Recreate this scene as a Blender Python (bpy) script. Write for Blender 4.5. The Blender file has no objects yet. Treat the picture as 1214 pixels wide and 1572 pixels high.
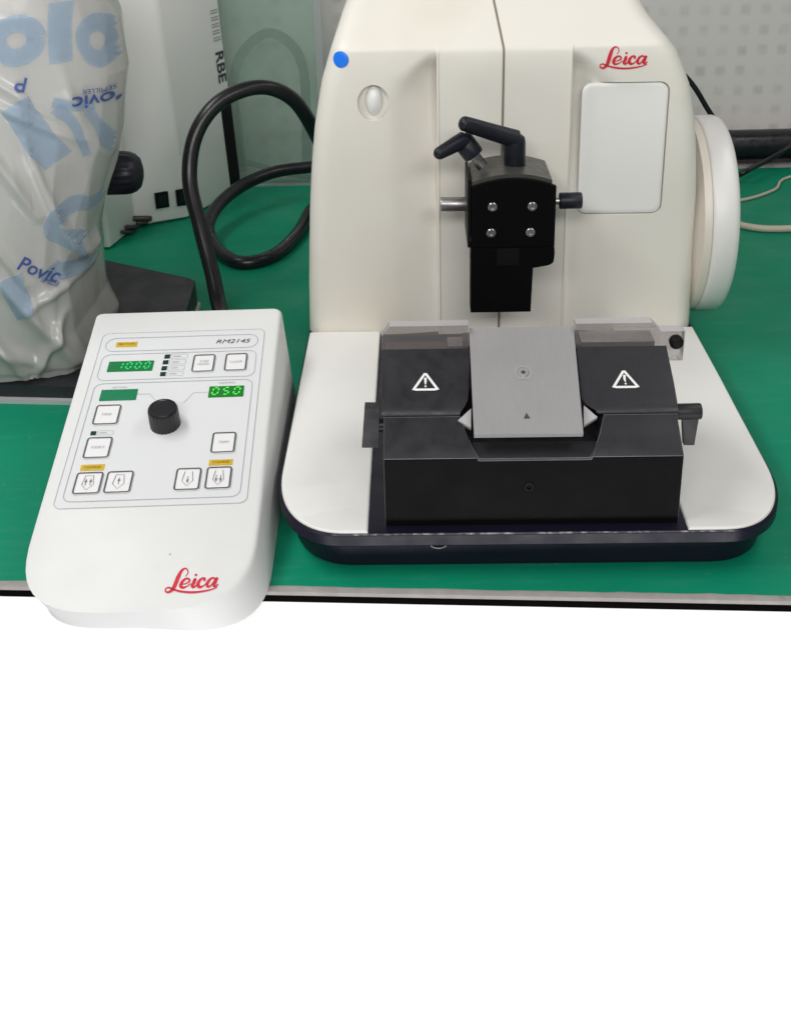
import bpy, bmesh, math, random
from mathutils import Vector, Matrix, noise
from mathutils.bvhtree import BVHTree
random.seed(7)
R = math.radians
scene = bpy.context.scene
col = scene.collection

# ------------------------------------------------------------------ camera
HC, PITCH, ROLL, FPX = 0.57, R(23.4), R(1.4), 1750.0
CX, CY, PW, PH = 607.5, 476.0, 1214.0, 1572.0
fwd = Vector((0, math.cos(PITCH), -math.sin(PITCH)))
up0 = Vector((0, math.sin(PITCH), math.cos(PITCH)))
rt0 = Vector((1, 0, 0))
rt = rt0 * math.cos(ROLL) - up0 * math.sin(ROLL)
up = rt0 * math.sin(ROLL) + up0 * math.cos(ROLL)
cam = bpy.data.cameras.new('camera')
camo = bpy.data.objects.new('camera', cam); col.objects.link(camo)
m = Matrix((( rt.x, up.x, -fwd.x, 0), (rt.y, up.y, -fwd.y, 0), (rt.z, up.z, -fwd.z, HC), (0, 0, 0, 1)))
camo.matrix_world = m
cam.sensor_fit = 'HORIZONTAL'; cam.sensor_width = 36.0
cam.lens = FPX / PW * 36.0
cam.shift_x = (PW / 2 - CX) / PW
cam.shift_y = -(PH / 2 - CY) / PW
cam.clip_start = 0.02; cam.clip_end = 60
scene.camera = camo
CO = Vector((0, 0, HC))

# survey helpers: where a sight line of the photograph meets a real plane
def ray(u, v): return (u - CX) / FPX * rt - (v - CY) / FPX * up + fwd
def onz(u, v, z): d = ray(u, v); return CO + d * ((z - HC) / d.z)
def ony(u, v, y): d = ray(u, v); return CO + d * (y / d.y)
def onplane(u, v, p, n): d = ray(u, v); return CO + d * ((p - CO).dot(n) / d.dot(n))

# ------------------------------------------------------------------ materials
def mat(name, color, rough=0.5, metal=0.0, var=0.06, vscale=8.0, bump=0.0, bscale=300.0, spec=0.5, rvar=0.1, coat=0.0):
    ma = bpy.data.materials.new(name); ma.use_nodes = True
    nt = ma.node_tree; N = nt.nodes; Lk = nt.links
    b = N['Principled BSDF']
    tc = N.new('ShaderNodeTexCoord')
    n1 = N.new('ShaderNodeTexNoise'); n1.inputs['Scale'].default_value = vscale; n1.inputs['Detail'].default_value = 6
    Lk.new(tc.outputs['Object'], n1.inputs['Vector'])
    mix = N.new('ShaderNodeMix'); mix.data_type = 'RGBA'
    c = color
    mix.inputs['A'].default_value = (c[0]*(1-var), c[1]*(1-var), c[2]*(1-var), 1)
    mix.inputs['B'].default_value = (min(1, c[0]*(1+var)), min(1, c[1]*(1+var)), min(1, c[2]*(1+var)), 1)
    Lk.new(n1.outputs['Fac'], mix.inputs['Factor'])
    Lk.new(mix.outputs['Result'], b.inputs['Base Color'])
    b.inputs['Metallic'].default_value = metal
    b.inputs['Specular IOR Level'].default_value = spec
    b.inputs['Coat Weight'].default_value = coat
    n2 = N.new('ShaderNodeTexNoise'); n2.inputs['Scale'].default_value = vscale * 3; n2.inputs['Detail'].default_value = 4
    Lk.new(tc.outputs['Object'], n2.inputs['Vector'])
    mr = N.new('ShaderNodeMapRange')
    mr.inputs['From Min'].default_value = 0.3; mr.inputs['From Max'].default_value = 0.7
    mr.inputs['To Min'].default_value = max(0.02, rough - rvar); mr.inputs['To Max'].default_value = min(1, rough + rvar)
    Lk.new(n2.outputs['Fac'], mr.inputs['Value']); Lk.new(mr.outputs['Result'], b.inputs['Roughness'])
    if bump > 0:
        n3 = N.new('ShaderNodeTexNoise'); n3.inputs['Scale'].default_value = bscale; n3.inputs['Detail'].default_value = 3
        Lk.new(tc.outputs['Object'], n3.inputs['Vector'])
        bp = N.new('ShaderNodeBump'); bp.inputs['Strength'].default_value = bump; bp.inputs['Distance'].default_value = 0.001
        Lk.new(n3.outputs['Fac'], bp.inputs['Height']); Lk.new(bp.outputs['Normal'], b.inputs['Normal'])
    return ma

def emis(name, color, strength, base=(0.01, 0.05, 0.02)):
    ma = mat(name, base, 0.25, 0, 0.02)
    b = ma.node_tree.nodes['Principled BSDF']
    b.inputs['Emission Color'].default_value = (*color, 1); b.inputs['Emission Strength'].default_value = strength
    return ma

def overlay(ma, color, maskfn):
    """put a second colour over a material's base colour where a procedural mask says so (wear, dust)"""
    nt = ma.node_tree; N = nt.nodes; Lk = nt.links; b = N['Principled BSDF']
    src = b.inputs['Base Color'].links[0].from_socket
    mx = N.new('ShaderNodeMix'); mx.data_type = 'RGBA'; mx.inputs['B'].default_value = (*color, 1)
    Lk.new(src, mx.inputs['A']); Lk.new(maskfn(nt), mx.inputs['Factor']); Lk.new(mx.outputs['Result'], b.inputs['Base Color'])

def noisemask(scale, lo, hi, detail=4, stretch=(1, 1, 1)):
    def f(nt):
        N = nt.nodes; Lk = nt.links
        tc = N.new('ShaderNodeTexCoord'); mp = N.new('ShaderNodeMapping'); mp.inputs['Scale'].default_value = stretch
        Lk.new(tc.outputs['Object'], mp.inputs['Vector'])
        n = N.new('ShaderNodeTexNoise'); n.inputs['Scale'].default_value = scale; n.inputs['Detail'].default_value = detail
        Lk.new(mp.outputs['Vector'], n.inputs['Vector'])
        r = N.new('ShaderNodeMapRange'); r.inputs['From Min'].default_value = lo; r.inputs['From Max'].default_value = hi
        Lk.new(n.outputs['Fac'], r.inputs['Value']); return r.outputs['Result']
    return f

M = {}
M['cream'] = mat('cream_paint', (0.735, 0.715, 0.655), 0.5, 0, 0.04, 4, 0.10, 900)
overlay(M['cream'], (0.66, 0.615, 0.52), noisemask(7, 0.50, 0.95, 5))
M['white_cover'] = mat('white_cover_paint', (0.77, 0.77, 0.75), 0.45, 0, 0.02, 6, 0.10, 900)
M['white_wheel'] = mat('white_wheel_paint', (0.74, 0.735, 0.715), 0.42, 0, 0.02, 6, 0.05, 700)
M['beige'] = mat('beige_plastic', (0.68, 0.63, 0.56), 0.5, 0, 0.03)
M['panel_white'] = mat('panel_white', (0.80, 0.80, 0.78), 0.35, 0, 0.02, 5)
M['seam'] = mat('seam_gap_shade', (0.21, 0.19, 0.15), 0.7)  # shade of the housing gap, put into the colour of a strip
M['navy'] = mat('navy_paint', (0.008, 0.0075, 0.018), 0.36, 0, 0.25, 12, 0.10, 500, spec=0.22)
M['black'] = mat('black_anodised', (0.0060, 0.0060, 0.0068), 0.5, 0, 0.12, 15, 0.08, 900, spec=0.14, rvar=0.04)
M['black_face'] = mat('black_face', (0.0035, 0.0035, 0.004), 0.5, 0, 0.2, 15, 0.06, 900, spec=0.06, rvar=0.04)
M['charcoal'] = mat('charcoal_plastic', (0.0175, 0.018, 0.022), 0.42, 0, 0.2, 30, 0.18, 1200, spec=0.35)
M['grey_edge'] = mat('worn_grey_edge', (0.13, 0.13, 0.14), 0.4, 0, 0.3, 80)
M['soft_edge'] = mat('soft_edge', (0.042, 0.043, 0.048), 0.4, 0, 0.2, 60)
M['lever'] = mat('lever_plastic', (0.011, 0.0125, 0.019), 0.40, 0, 0.2, 40, 0.2, 1000, spec=0.3)
M['greytop'] = mat('grey_top', (0.075, 0.075, 0.068), 0.38, 0.3, 0.1, 40)
M['steel'] = mat('steel', (0.46, 0.45, 0.45), 0.34, 0.9, 0.10, 30)
M['satin'] = mat('satin_plate', (0.39, 0.38, 0.39), 0.5, 0.5, 0.02, 10, 0.04, 900, rvar=0.03)
M['darksteel'] = mat('dark_steel', (0.20, 0.19, 0.19), 0.32, 0.9, 0.2, 60)
M['shaftsteel'] = mat('shaft_steel', (0.32, 0.31, 0.31), 0.38, 0.9, 0.15, 60)
M['tab'] = mat('light_tab', (0.42, 0.41, 0.42), 0.4)
M['red'] = mat('red_print', (0.60, 0.012, 0.035), 0.45)
M['blue'] = mat('blue_sticker', (0.005, 0.17, 0.78), 0.5, 0, 0.02)
M['whiteprint'] = mat('white_print', (0.80, 0.80, 0.80), 0.5)
M['darkprint'] = mat('dark_print', (0.05, 0.05, 0.06), 0.5)
M['greyprint'] = mat('grey_print', (0.38, 0.39, 0.41), 0.5)
M['yellow'] = mat('yellow_print', (0.60, 0.40, 0.02), 0.5, 0, 0.12, 200)
M['shell'] = mat('control_shell', (0.71, 0.72, 0.722), 0.48, 0, 0.02, 6, 0.12, 900)
overlay(M['shell'], (0.66, 0.65, 0.63), noisemask(14, 0.58, 0.9, 8))
M['face'] = mat('control_face', (0.69, 0.71, 0.722), 0.4, 0, 0.02, 8, 0.05, 700)
M['button'] = mat('button_white', (0.78, 0.78, 0.79), 0.4, 0, 0.02)
M['knob'] = mat('dial_black', (0.010, 0.010, 0.013), 0.35)
M['disp_off'] = emis('display_unlit', (0.0, 0.15, 0.06), 0.55, (0.005, 0.12, 0.05))
M['disp_a'] = emis('display_green', (0.0, 0.16, 0.035), 0.9)
M['disp_b'] = emis('display_bright', (0.004, 0.16, 0.008), 0.9)
M['seg_a'] = emis('digit_green', (0.03, 0.62, 0.17), 1.3)
M['seg_b'] = emis('digit_bright', (0.10, 0.80, 0.08), 1.3)
M['led'] = mat('led_dark', (0.004, 0.03, 0.02), 0.3)
M['cable'] = mat('cable_rubber', (0.009, 0.0095, 0.012), 0.30, 0, 0.1, 20, spec=0.4, rvar=0.03)
M['bluecable'] = mat('blue_cable', (0.010, 0.03, 0.13), 0.4)
M['whitecable'] = mat('pale_cable', (0.50, 0.45, 0.36), 0.5)
M['pipe'] = mat('black_pipe', (0.008, 0.008, 0.012), 0.3, 0, 0.2, 30)
M['cabinet'] = mat('cabinet_paint', (0.83, 0.81, 0.80), 0.5, 0, 0.02, 4, 0.1, 600)
M['slab'] = mat('slab_black', (0.018, 0.018, 0.024), 0.5, 0, 0.2, 10, 0.2, 900)
M['slabedge'] = mat('slab_edge', (0.42, 0.44, 0.44), 0.45)
M['front'] = mat('white_laminate', (0.90, 0.90, 0.90), 0.5, 0, 0.008, 2)
M['floor'] = mat('pale_floor', (0.40, 0.40, 0.40), 0.5, 0, 0.02, 3)
M['ply'] = mat('dark_edge', (0.003, 0.0025, 0.0025), 0.9, 0, 0.3, 40, spec=0.03)
M['edging'] = mat('worn_edging', (0.33, 0.31, 0.30), 0.6, 0, 0.25, 60, 0.5, 200)
overlay(M['edging'], (0.03, 0.10, 0.06), noisemask(35, 0.64, 0.76, 6))
M['mat'] = mat('green_mat', (0.004, 0.235, 0.130), 0.5, 0, 0.16, 5, 0.15, 350, spec=0.16)
overlay(M['mat'], (0.03, 0.27, 0.17), noisemask(16, 0.55, 0.95, 6, (1, 5, 1)))
overlay(M['mat'], (0.10, 0.24, 0.18), noisemask(90, 0.70, 0.78, 8))

# chipped paint along the lip of the base tray
def chipmask(nt):
    N = nt.nodes; Lk = nt.links
    tc = N.new('ShaderNodeTexCoord'); sp = N.new('ShaderNodeSeparateXYZ'); Lk.new(tc.outputs['Object'], sp.inputs['Vector'])
    g = N.new('ShaderNodeMapRange'); g.inputs['From Min'].default_value = 0.0398; g.inputs['From Max'].default_value = 0.0402
    Lk.new(sp.outputs['Z'], g.inputs['Value'])
    mpg = N.new('ShaderNodeMapping'); mpg.inputs['Scale'].default_value = (1, 1, 0.4); Lk.new(tc.outputs['Object'], mpg.inputs['Vector'])
    n = N.new('ShaderNodeTexNoise'); n.inputs['Scale'].default_value = 170; n.inputs['Detail'].default_value = 8
    Lk.new(mpg.outputs['Vector'], n.inputs['Vector'])
    r = N.new('ShaderNodeMapRange'); r.inputs['From Min'].default_value = 0.47; r.inputs['From Max'].default_value = 0.80; r.inputs['To Min'].default_value = 0.10
    Lk.new(n.outputs['Fac'], r.inputs['Value'])
    y = N.new('ShaderNodeMapRange'); y.inputs['From Min'].default_value = 0.0026; y.inputs['From Max'].default_value = 0.0016
    Lk.new(sp.outputs['Y'], y.inputs['Value'])
    a = N.new('ShaderNodeMath'); a.operation = 'MULTIPLY'; Lk.new(g.outputs['Result'], a.inputs[0]); Lk.new(r.outputs['Result'], a.inputs[1])
    c = N.new('ShaderNodeMath'); c.operation = 'MULTIPLY'; Lk.new(a.outputs[0], c.inputs[0]); Lk.new(y.outputs['Result'], c.inputs[1])
    return c.outputs[0]
overlay(M['navy'], (0.55, 0.54, 0.54), chipmask)
overlay(M['charcoal'], (0.026, 0.026, 0.030), noisemask(18, 0.5, 0.75, 6))
overlay(M['satin'], (0.355, 0.345, 0.355), noisemask(60, 0.4, 1.0, 4, (14, 1, 1)))

def clear(name, tint, gloss=0.08, milky=0.0, milk=(0.6, 0.6, 0.6), rough=0.08, fres=0.8):
    ma = bpy.data.materials.new(name); ma.use_nodes = True
    nt = ma.node_tree; N = nt.nodes; Lk = nt.links; N.remove(N['Principled BSDF'])
    out = N['Material Output']
    t = N.new('ShaderNodeBsdfTransparent'); t.inputs['Color'].default_value = (*tint, 1)
    g = N.new('ShaderNodeBsdfGlossy'); g.inputs['Roughness'].default_value = rough; g.inputs['Color'].default_value = (1, 1, 1, 1)
    d = N.new('ShaderNodeBsdfDiffuse'); d.inputs['Color'].default_value = (*milk, 1)
    m1 = N.new('ShaderNodeMixShader'); m1.inputs[0].default_value = milky
    Lk.new(t.outputs[0], m1.inputs[1]); Lk.new(d.outputs[0], m1.inputs[2])
    lw = N.new('ShaderNodeFresnel'); lw.inputs['IOR'].default_value = 1.45
    mu = N.new('ShaderNodeMath'); mu.operation = 'MULTIPLY_ADD'; mu.inputs[1].default_value = fres; mu.inputs[2].default_value = gloss * 0.3
    Lk.new(lw.outputs[0], mu.inputs[0])
    m2 = N.new('ShaderNodeMixShader'); Lk.new(mu.outputs[0], m2.inputs[0])
    Lk.new(m1.outputs[0], m2.inputs[1]); Lk.new(g.outputs[0], m2.inputs[2]); Lk.new(m2.outputs[0], out.inputs['Surface'])
    return ma
M['guard'] = clear('clear_guard', (0.84, 0.82, 0.82), 0.08, 0.22, (0.40, 0.37, 0.37))
M['guardedge'] = clear('frosted_edge', (0.85, 0.85, 0.87), 0.1, 0.5, (0.58, 0.57, 0.60), 0.3)
M['glass'] = clear('green_glass', (0.90, 0.965, 0.935), 0.08, 0.26, (0.50, 0.63, 0.56))
M['glassedge'] = clear('glass_edge', (0.8, 0.9, 0.88), 0.1, 0.75, (0.42, 0.45, 0.45), 0.3)
M['seal'] = clear('grey_green_seal', (0.50, 0.60, 0.55), 0.05, 0.72, (0.11, 0.15, 0.125), 0.4)

def bagmat():
    ma = bpy.data.materials.new('plastic_film'); ma.use_nodes = True
    nt = ma.node_tree; N = nt.nodes; Lk = nt.links; N.remove(N['Principled BSDF']); out = N['Material Output']
    d = N.new('ShaderNodeBsdfDiffuse'); d.inputs['Color'].default_value = (0.74, 0.735, 0.715, 1)
    tl = N.new('ShaderNodeBsdfTranslucent'); tl.inputs['Color'].default_value = (0.74, 0.735, 0.715, 1)
    tr = N.new('ShaderNodeBsdfTransparent'); tr.inputs['Color'].default_value = (0.92, 0.93, 0.93, 1)
    g = N.new('ShaderNodeBsdfGlossy'); g.inputs['Roughness'].default_value = 0.2; g.inputs['Color'].default_value = (1, 1, 1, 1)
    a = N.new('ShaderNodeMixShader'); a.inputs[0].default_value = 0.3; Lk.new(d.outputs[0], a.inputs[1]); Lk.new(tl.outputs[0], a.inputs[2])
    tc = N.new('ShaderNodeTexCoord'); sp = N.new('ShaderNodeSeparateXYZ'); Lk.new(tc.outputs['Object'], sp.inputs[0])
    r = N.new('ShaderNodeMapRange'); r.inputs['From Min'].default_value = 0.02; r.inputs['From Max'].default_value = 0.12
    r.inputs['To Min'].default_value = 0.46; r.inputs['To Max'].default_value = 0.18   # film doubled and tied higher up
    Lk.new(sp.outputs['Z'], r.inputs['Value'])
    b = N.new('ShaderNodeMixShader'); Lk.new(r.outputs['Result'], b.inputs[0]); Lk.new(a.outputs[0], b.inputs[1]); Lk.new(tr.outputs[0], b.inputs[2])
    lw = N.new('ShaderNodeFresnel'); lw.inputs['IOR'].default_value = 1.4
    c = N.new('ShaderNodeMixShader'); Lk.new(lw.outputs[0], c.inputs[0]); Lk.new(b.outputs[0], c.inputs[1]); Lk.new(g.outputs[0], c.inputs[2])
    n = N.new('ShaderNodeTexNoise'); n.inputs['Scale'].default_value = 26; n.inputs['Detail'].default_value = 5
    Lk.new(tc.outputs['Object'], n.inputs['Vector'])
    bp = N.new('ShaderNodeBump'); bp.inputs['Strength'].default_value = 0.18; bp.inputs['Distance'].default_value = 0.004
    Lk.new(n.outputs['Fac'], bp.inputs['Height'])
    n2 = N.new('ShaderNodeTexNoise'); n2.noise_type = 'RIDGED_MULTIFRACTAL'; n2.inputs['Scale'].default_value = 7; n2.inputs['Detail'].default_value = 3; n2.inputs['Distortion'].default_value = 0.6
    mp2 = N.new('ShaderNodeMapping'); mp2.inputs['Scale'].default_value = (1.6, 1.0, 0.7); mp2.inputs['Rotation'].default_value = (0, R(28), 0)
    Lk.new(tc.outputs['Object'], mp2.inputs['Vector']); Lk.new(mp2.outputs['Vector'], n2.inputs['Vector'])
    bp2 = N.new('ShaderNodeBump'); bp2.inputs['Strength'].default_value = 0.35; bp2.inputs['Distance'].default_value = 0.012
    Lk.new(n2.outputs['Fac'], bp2.inputs['Height']); Lk.new(bp.outputs['Normal'], bp2.inputs['Normal']); bp = bp2
    for s in (d, g, tl): Lk.new(bp.outputs['Normal'], s.inputs['Normal'])
    Lk.new(c.outputs[0], out.inputs['Surface'])
    return ma
M['bag'] = bagmat()
M['bagprint_pale'] = clear('pale_blue_print', (0.74, 0.84, 0.94), 0.0, 0.36, (0.44, 0.54, 0.67), 0.4, 0.1)
M['bagprint_dark'] = mat('dark_blue_print', (0.05, 0.09, 0.30), 0.5)

def wallmat():
    ma = mat('pale_tiles', (0.63, 0.60, 0.585), 0.5, 0, 0.04, 3)
    def squares(nt):
        N = nt.nodes; Lk = nt.links
        tc = N.new('ShaderNodeTexCoord'); sp = N.new('ShaderNodeSeparateXYZ'); Lk.new(tc.outputs['Object'], sp.inputs[0])
        outs = []
        for ax in ('X', 'Z'):
            dv = N.new('ShaderNodeMath'); dv.operation = 'DIVIDE'; dv.inputs[1].default_value = 0.0345; Lk.new(sp.outputs[ax], dv.inputs[0])
            fr = N.new('ShaderNodeMath'); fr.operation = 'FRACT'; Lk.new(dv.outputs[0], fr.inputs[0])
            sb = N.new('ShaderNodeMath'); sb.operation = 'SUBTRACT'; sb.inputs[1].default_value = 0.5; Lk.new(fr.outputs[0], sb.inputs[0])
            ab = N.new('ShaderNodeMath'); ab.operation = 'ABSOLUTE'; Lk.new(sb.outputs[0], ab.inputs[0])
            r = N.new('ShaderNodeMapRange'); r.inputs['From Min'].default_value = 0.33; r.inputs['From Max'].default_value = 0.14
            Lk.new(ab.outputs[0], r.inputs['Value']); outs.append(r.outputs['Result'])
        mu = N.new('ShaderNodeMath'); mu.operation = 'MULTIPLY'; Lk.new(outs[0], mu.inputs[0]); Lk.new(outs[1], mu.inputs[1])
        n = N.new('ShaderNodeTexNoise'); n.inputs['Scale'].default_value = 22; n.inputs['Detail'].default_value = 3; Lk.new(tc.outputs['Object'], n.inputs['Vector'])
        r2 = N.new('ShaderNodeMapRange'); r2.inputs['From Min'].default_value = 0.3; r2.inputs['From Max'].default_value = 0.65
        Lk.new(n.outputs['Fac'], r2.inputs['Value'])
        m3 = N.new('ShaderNodeMath'); m3.operation = 'MULTIPLY'; Lk.new(mu.outputs[0], m3.inputs[0]); Lk.new(r2.outputs['Result'], m3.inputs[1])
        return m3.outputs[0]
    overlay(ma, (0.50, 0.475, 0.46), squares)
    return ma
M['wall'] = wallmat()

# ------------------------------------------------------------------ mesh helpers
def obj(name, bm, mats, parent=None, angle=32, smooth=True, recalc=True):
    if recalc: bmesh.ops.recalc_face_normals(bm, faces=bm.faces[:])
    me = bpy.data.meshes.new(name); bm.to_mesh(me); bm.free()
    if not isinstance(mats, (list, tuple)): mats = [mats]
    for k in mats: me.materials.append(M[k] if isinstance(k, str) else k)
    if smooth:
        me.shade_smooth(); me.set_sharp_from_angle(angle=R(angle))
    o = bpy.data.objects.new(name, me); col.objects.link(o)
    if parent is not None: o.parent = parent
    return o

def thing(name, label, cat, loc=(0, 0, 0), rz=0.0, group=None):
    o = bpy.data.objects.new(name, None); col.objects.link(o)
    o.empty_display_size = 0.05
    o.location = loc; o.rotation_euler = (0, 0, rz); o['label'] = label; o['category'] = cat
    if group: o['group'] = group
    return o
def tag(o, label, cat, group=None):
    o['label'] = label; o['category'] = cat
    if group: o['group'] = group
    return o
def structure(o): o['kind'] = 'structure'; return o

def bevel(bm, w, seg=2, edges=None, ang=20, mi=-1):
    if edges is None:
        edges = [e for e in bm.edges if len(e.link_faces) == 2 and e.calc_face_angle(0) > R(ang)]
    bmesh.ops.bevel(bm, geom=edges, offset=w, segments=seg, affect='EDGES', profile=0.5, clamp_overlap=True, material=mi)

def add_box(bm, lo, hi, mi=0):
    x0, y0, z0 = lo; x1, y1, z1 = hi
    v = [bm.verts.new(p) for p in ((x0,y0,z0),(x1,y0,z0),(x1,y1,z0),(x0,y1,z0),(x0,y0,z1),(x1,y0,z1),(x1,y1,z1),(x0,y1,z1))]
    for f in ((0,3,2,1),(4,5,6,7),(0,1,5,4),(1,2,6,5),(2,3,7,6),(3,0,4,7)):
        bm.faces.new([v[i] for i in f]).material_index = mi
def boxbm(lo, hi, w=0.0, seg=2):
    bm = bmesh.new(); add_box(bm, lo, hi)
    if w: bevel(bm, w, seg)
    return bm

def loft(bm, rings, cap0=True, cap1=True, closed=True, mi=0):
    vs = [[bm.verts.new(p) for p in r] for r in rings]
    n = len(rings[0])
    for a, b in zip(vs, vs[1:]):
        for i in range(n if closed else n - 1):
            j = (i + 1) % n
            bm.faces.new((a[i], a[j], b[j], b[i])).material_index = mi
    if cap0: bm.faces.new(vs[0][::-1]).material_index = mi
    if cap1: bm.faces.new(vs[-1]).material_index = mi
    return vs

def frame(d):
    d = Vector(d).normalized()
    a = Vector((0, 0, 1)) if abs(d.z) < 0.9 else Vector((1, 0, 0))
    x = d.cross(a).normalized(); return x, d.cross(x).normalized(), d
def add_rod(bm, p0, p1, prof, n=32, mi=0, cap=True):
    """lathe along p0->p1; prof = [(t, radius)]"""
    p0, p1 = Vector(p0), Vector(p1); x, y, d = frame(p1 - p0); L = (p1 - p0).length
    rings = [[p0 + d * (t * L) + (x * math.cos(2*math.pi*k/n) + y * math.sin(2*math.pi*k/n)) * r for k in range(n)] for t, r in prof]
    loft(bm, rings, cap, cap, True, mi)
def rodprof(r, L, b):
    t = b / L
    return [(0, r - b), (t * 0.3, r - b * 0.3), (t, r), (1 - t, r), (1 - t * 0.3, r - b * 0.3), (1, r - b)]

def spline(pts, sub=8):
    P = [Vector(p) for p in pts]; P = [P[0] * 2 - P[1]] + P + [P[-1] * 2 - P[-2]]
    out = []
    for i in range(1, len(P) - 2):
        for k in range(sub):
            t = k / sub
            out.append(0.5 * ((2 * P[i]) + (P[i+1] - P[i-1]) * t + (2*P[i-1] - 5*P[i] + 4*P[i+1] - P[i+2]) * t*t + (3*P[i] - P[i-1] - 3*P[i+1] + P[i+2]) * t**3))
    out.append(P[-2]); return out
def add_tube(bm, pts, r, n=14, sub=8, mi=0):
    S = spline(pts, sub) if sub > 1 else [Vector(p) for p in pts]
    rad = r if callable(r) else (lambda t: r)
    T = [(S[min(i+1, len(S)-1)] - S[max(i-1, 0)]).normalized() for i in range(len(S))]
    x, _, _ = frame(T[0]); rings = []
    for i, p in enumerate(S):
        x = (x - T[i] * x.dot(T[i])).normalized(); y = T[i].cross(x)
        q = rad(i / (len(S) - 1))
        rings.append([p + (x * math.cos(2*math.pi*k/n) + y * math.sin(2*math.pi*k/n)) * q for k in range(n)])
    loft(bm, rings, True, True, True, mi)

def ribbon2d(pts, w, sub=6):
    """flat stroke through 2-D points, width w (number or list) -> list of quads"""
    S = spline([Vector((p[0], p[1], 0)) for p in pts], sub) if sub > 1 else [Vector((p[0], p[1], 0)) for p in pts]
    n = len(S); L = []; Rr = []
    for i in range(n):
        d = (S[min(i+1, n-1)] - S[max(i-1, 0)])
        d = d.normalized() if d.length > 1e-9 else Vector((1, 0, 0))
        nn = Vector((-d.y, d.x, 0))
        if isinstance(w, (list, tuple)):
            t = i / (n - 1) * (len(w) - 1); k = min(int(t), len(w) - 2); ww = w[k] * (1 - (t - k)) + w[k + 1] * (t - k)
        else: ww = w
        L.append(S[i] + nn * ww / 2); Rr.append(S[i] - nn * ww / 2)
    return L, Rr
def add_ribbon(bm, pts, w, place, sub=6, mi=0):
    L, Rr = ribbon2d(pts, w, sub)
    a = [bm.verts.new(place(p.x, p.y)) for p in L]; b = [bm.verts.new(place(p.x, p.y)) for p in Rr]
    for i in range(len(a) - 1):
        bm.faces.new((a[i], b[i], b[i+1], a[i+1])).material_index = mi
def add_poly(bm, pts, place, mi=0):
    bm.faces.new([bm.verts.new(place(*p)) for p in pts]).material_index = mi
def rrect(cx, cy, w, h, r, n=6):
    out = []
    for sx, sy, a0 in ((1, 1, 0), (-1, 1, 90), (-1, -1, 180), (1, -1, 270)):
        for k in range(n + 1):
            a = R(a0 + 90 * k / n)
            out.append((cx + sx * (w / 2 - r) + r * math.cos(a), cy + sy * (h / 2 - r) + r * math.sin(a)))
    return out
def add_outline(bm, pts, w, place, mi=0):
    """closed line of width w along a convex polygon"""
    n = len(pts); A = []; B = []
    for i in range(n):
        p0, p, p1 = (Vector(pts[i - 1]), Vector(pts[i]), Vector(pts[(i + 1) % n]))
        d0 = (p - p0); d1 = (p1 - p)
        d0 = d0.normalized() if d0.length > 1e-9 else d1.normalized(); d1 = d1.normalized() if d1.length > 1e-9 else d0
        nn = Vector((d0.y + d1.y, -(d0.x + d1.x)))
        nn.normalize(); c = max(0.4, nn.dot(Vector((d0.y, -d0.x))))
        A.append(bm.verts.new(place(*(p + nn * w / 2 / c)))); B.append(bm.verts.new(place(*(p - nn * w / 2 / c))))
    for i in range(n):
        j = (i + 1) % n
        bm.faces.new((A[i], A[j], B[j], B[i])).material_index = mi

def text_faces(s, size=1.0, shear=0.0, bold=0.0, xs=1.0, align='CENTER'):
    cu = bpy.data.curves.new('t', 'FONT'); cu.body = s; cu.size = size; cu.shear = shear; cu.offset = bold
    cu.align_x = align; cu.align_y = 'CENTER'; cu.resolution_u = 4
    o = bpy.data.objects.new('t', cu); col.objects.link(o)
    bpy.context.view_layer.update()
    me = bpy.data.meshes.new_from_object(o.evaluated_get(bpy.context.evaluated_depsgraph_get()))
    vs = [(v.co.x * xs, v.co.y) for v in me.vertices]; fs = [tuple(p.vertices) for p in me.polygons]
    bpy.data.objects.remove(o); bpy.data.curves.remove(cu); bpy.data.meshes.remove(me)
    return vs, fs
def add_text(bm, s, size, place, shear=0.0, bold=0.0, xs=1.0, mi=0):
    vs, fs = text_faces(s, size, shear, bold, xs)
    V = [bm.verts.new(place(*v)) for v in vs]
    for f in fs:
        try: bm.faces.new([V[i] for i in f]).material_index = mi
        except ValueError: pass

# script logo strokes (units: px/10 of the lettering, centre near 0, y up)
def add_logo(bm, width, place):
    k = width / 730.0
    def S(pts, w): 
        P = [((x - 585) * k, -(y - 285) * k) for x, y in pts]
        add_ribbon(bm, P, [q * k for q in w] if isinstance(w, list) else w * k, place, 8)
    S([(470,235),(500,195),(490,150),(450,128),(405,160),(375,235),(352,320),(325,395),(275,432),(230,420),(228,385),(265,372),(320,392),(400,418),(500,436),(620,444),(760,434),(870,414),(945,390)],
      [10,14,16,20,40,58,58,50,30,20,18,20,24,26,28,28,24,18,8])
    S([(432,338),(490,330),(540,300),(525,268),(480,268),(440,305),(428,350),(455,378),(510,368),(562,330)], [14,16,26,24,30,46,46,34,20,14])
    S([(590,300),(615,275),(605,320),(588,358),(612,378),(662,345)], [14,40,50,46,30,14])
    S([(612,232),(628,208)], [34,34])
    S([(742,305),(752,275),(715,268),(676,305),(668,352),(700,380),(745,366),(785,330)], [30,30,26,46,50,36,20,14])
    S([(900,290),(870,266),(825,285),(795,335),(808,376),(845,368),(890,310),(912,275)], [20,24,36,46,34,22,20,20])
    S([(925,262),(902,325),(892,362),(915,378),(950,350)], [40,48,46,30,14])

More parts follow.
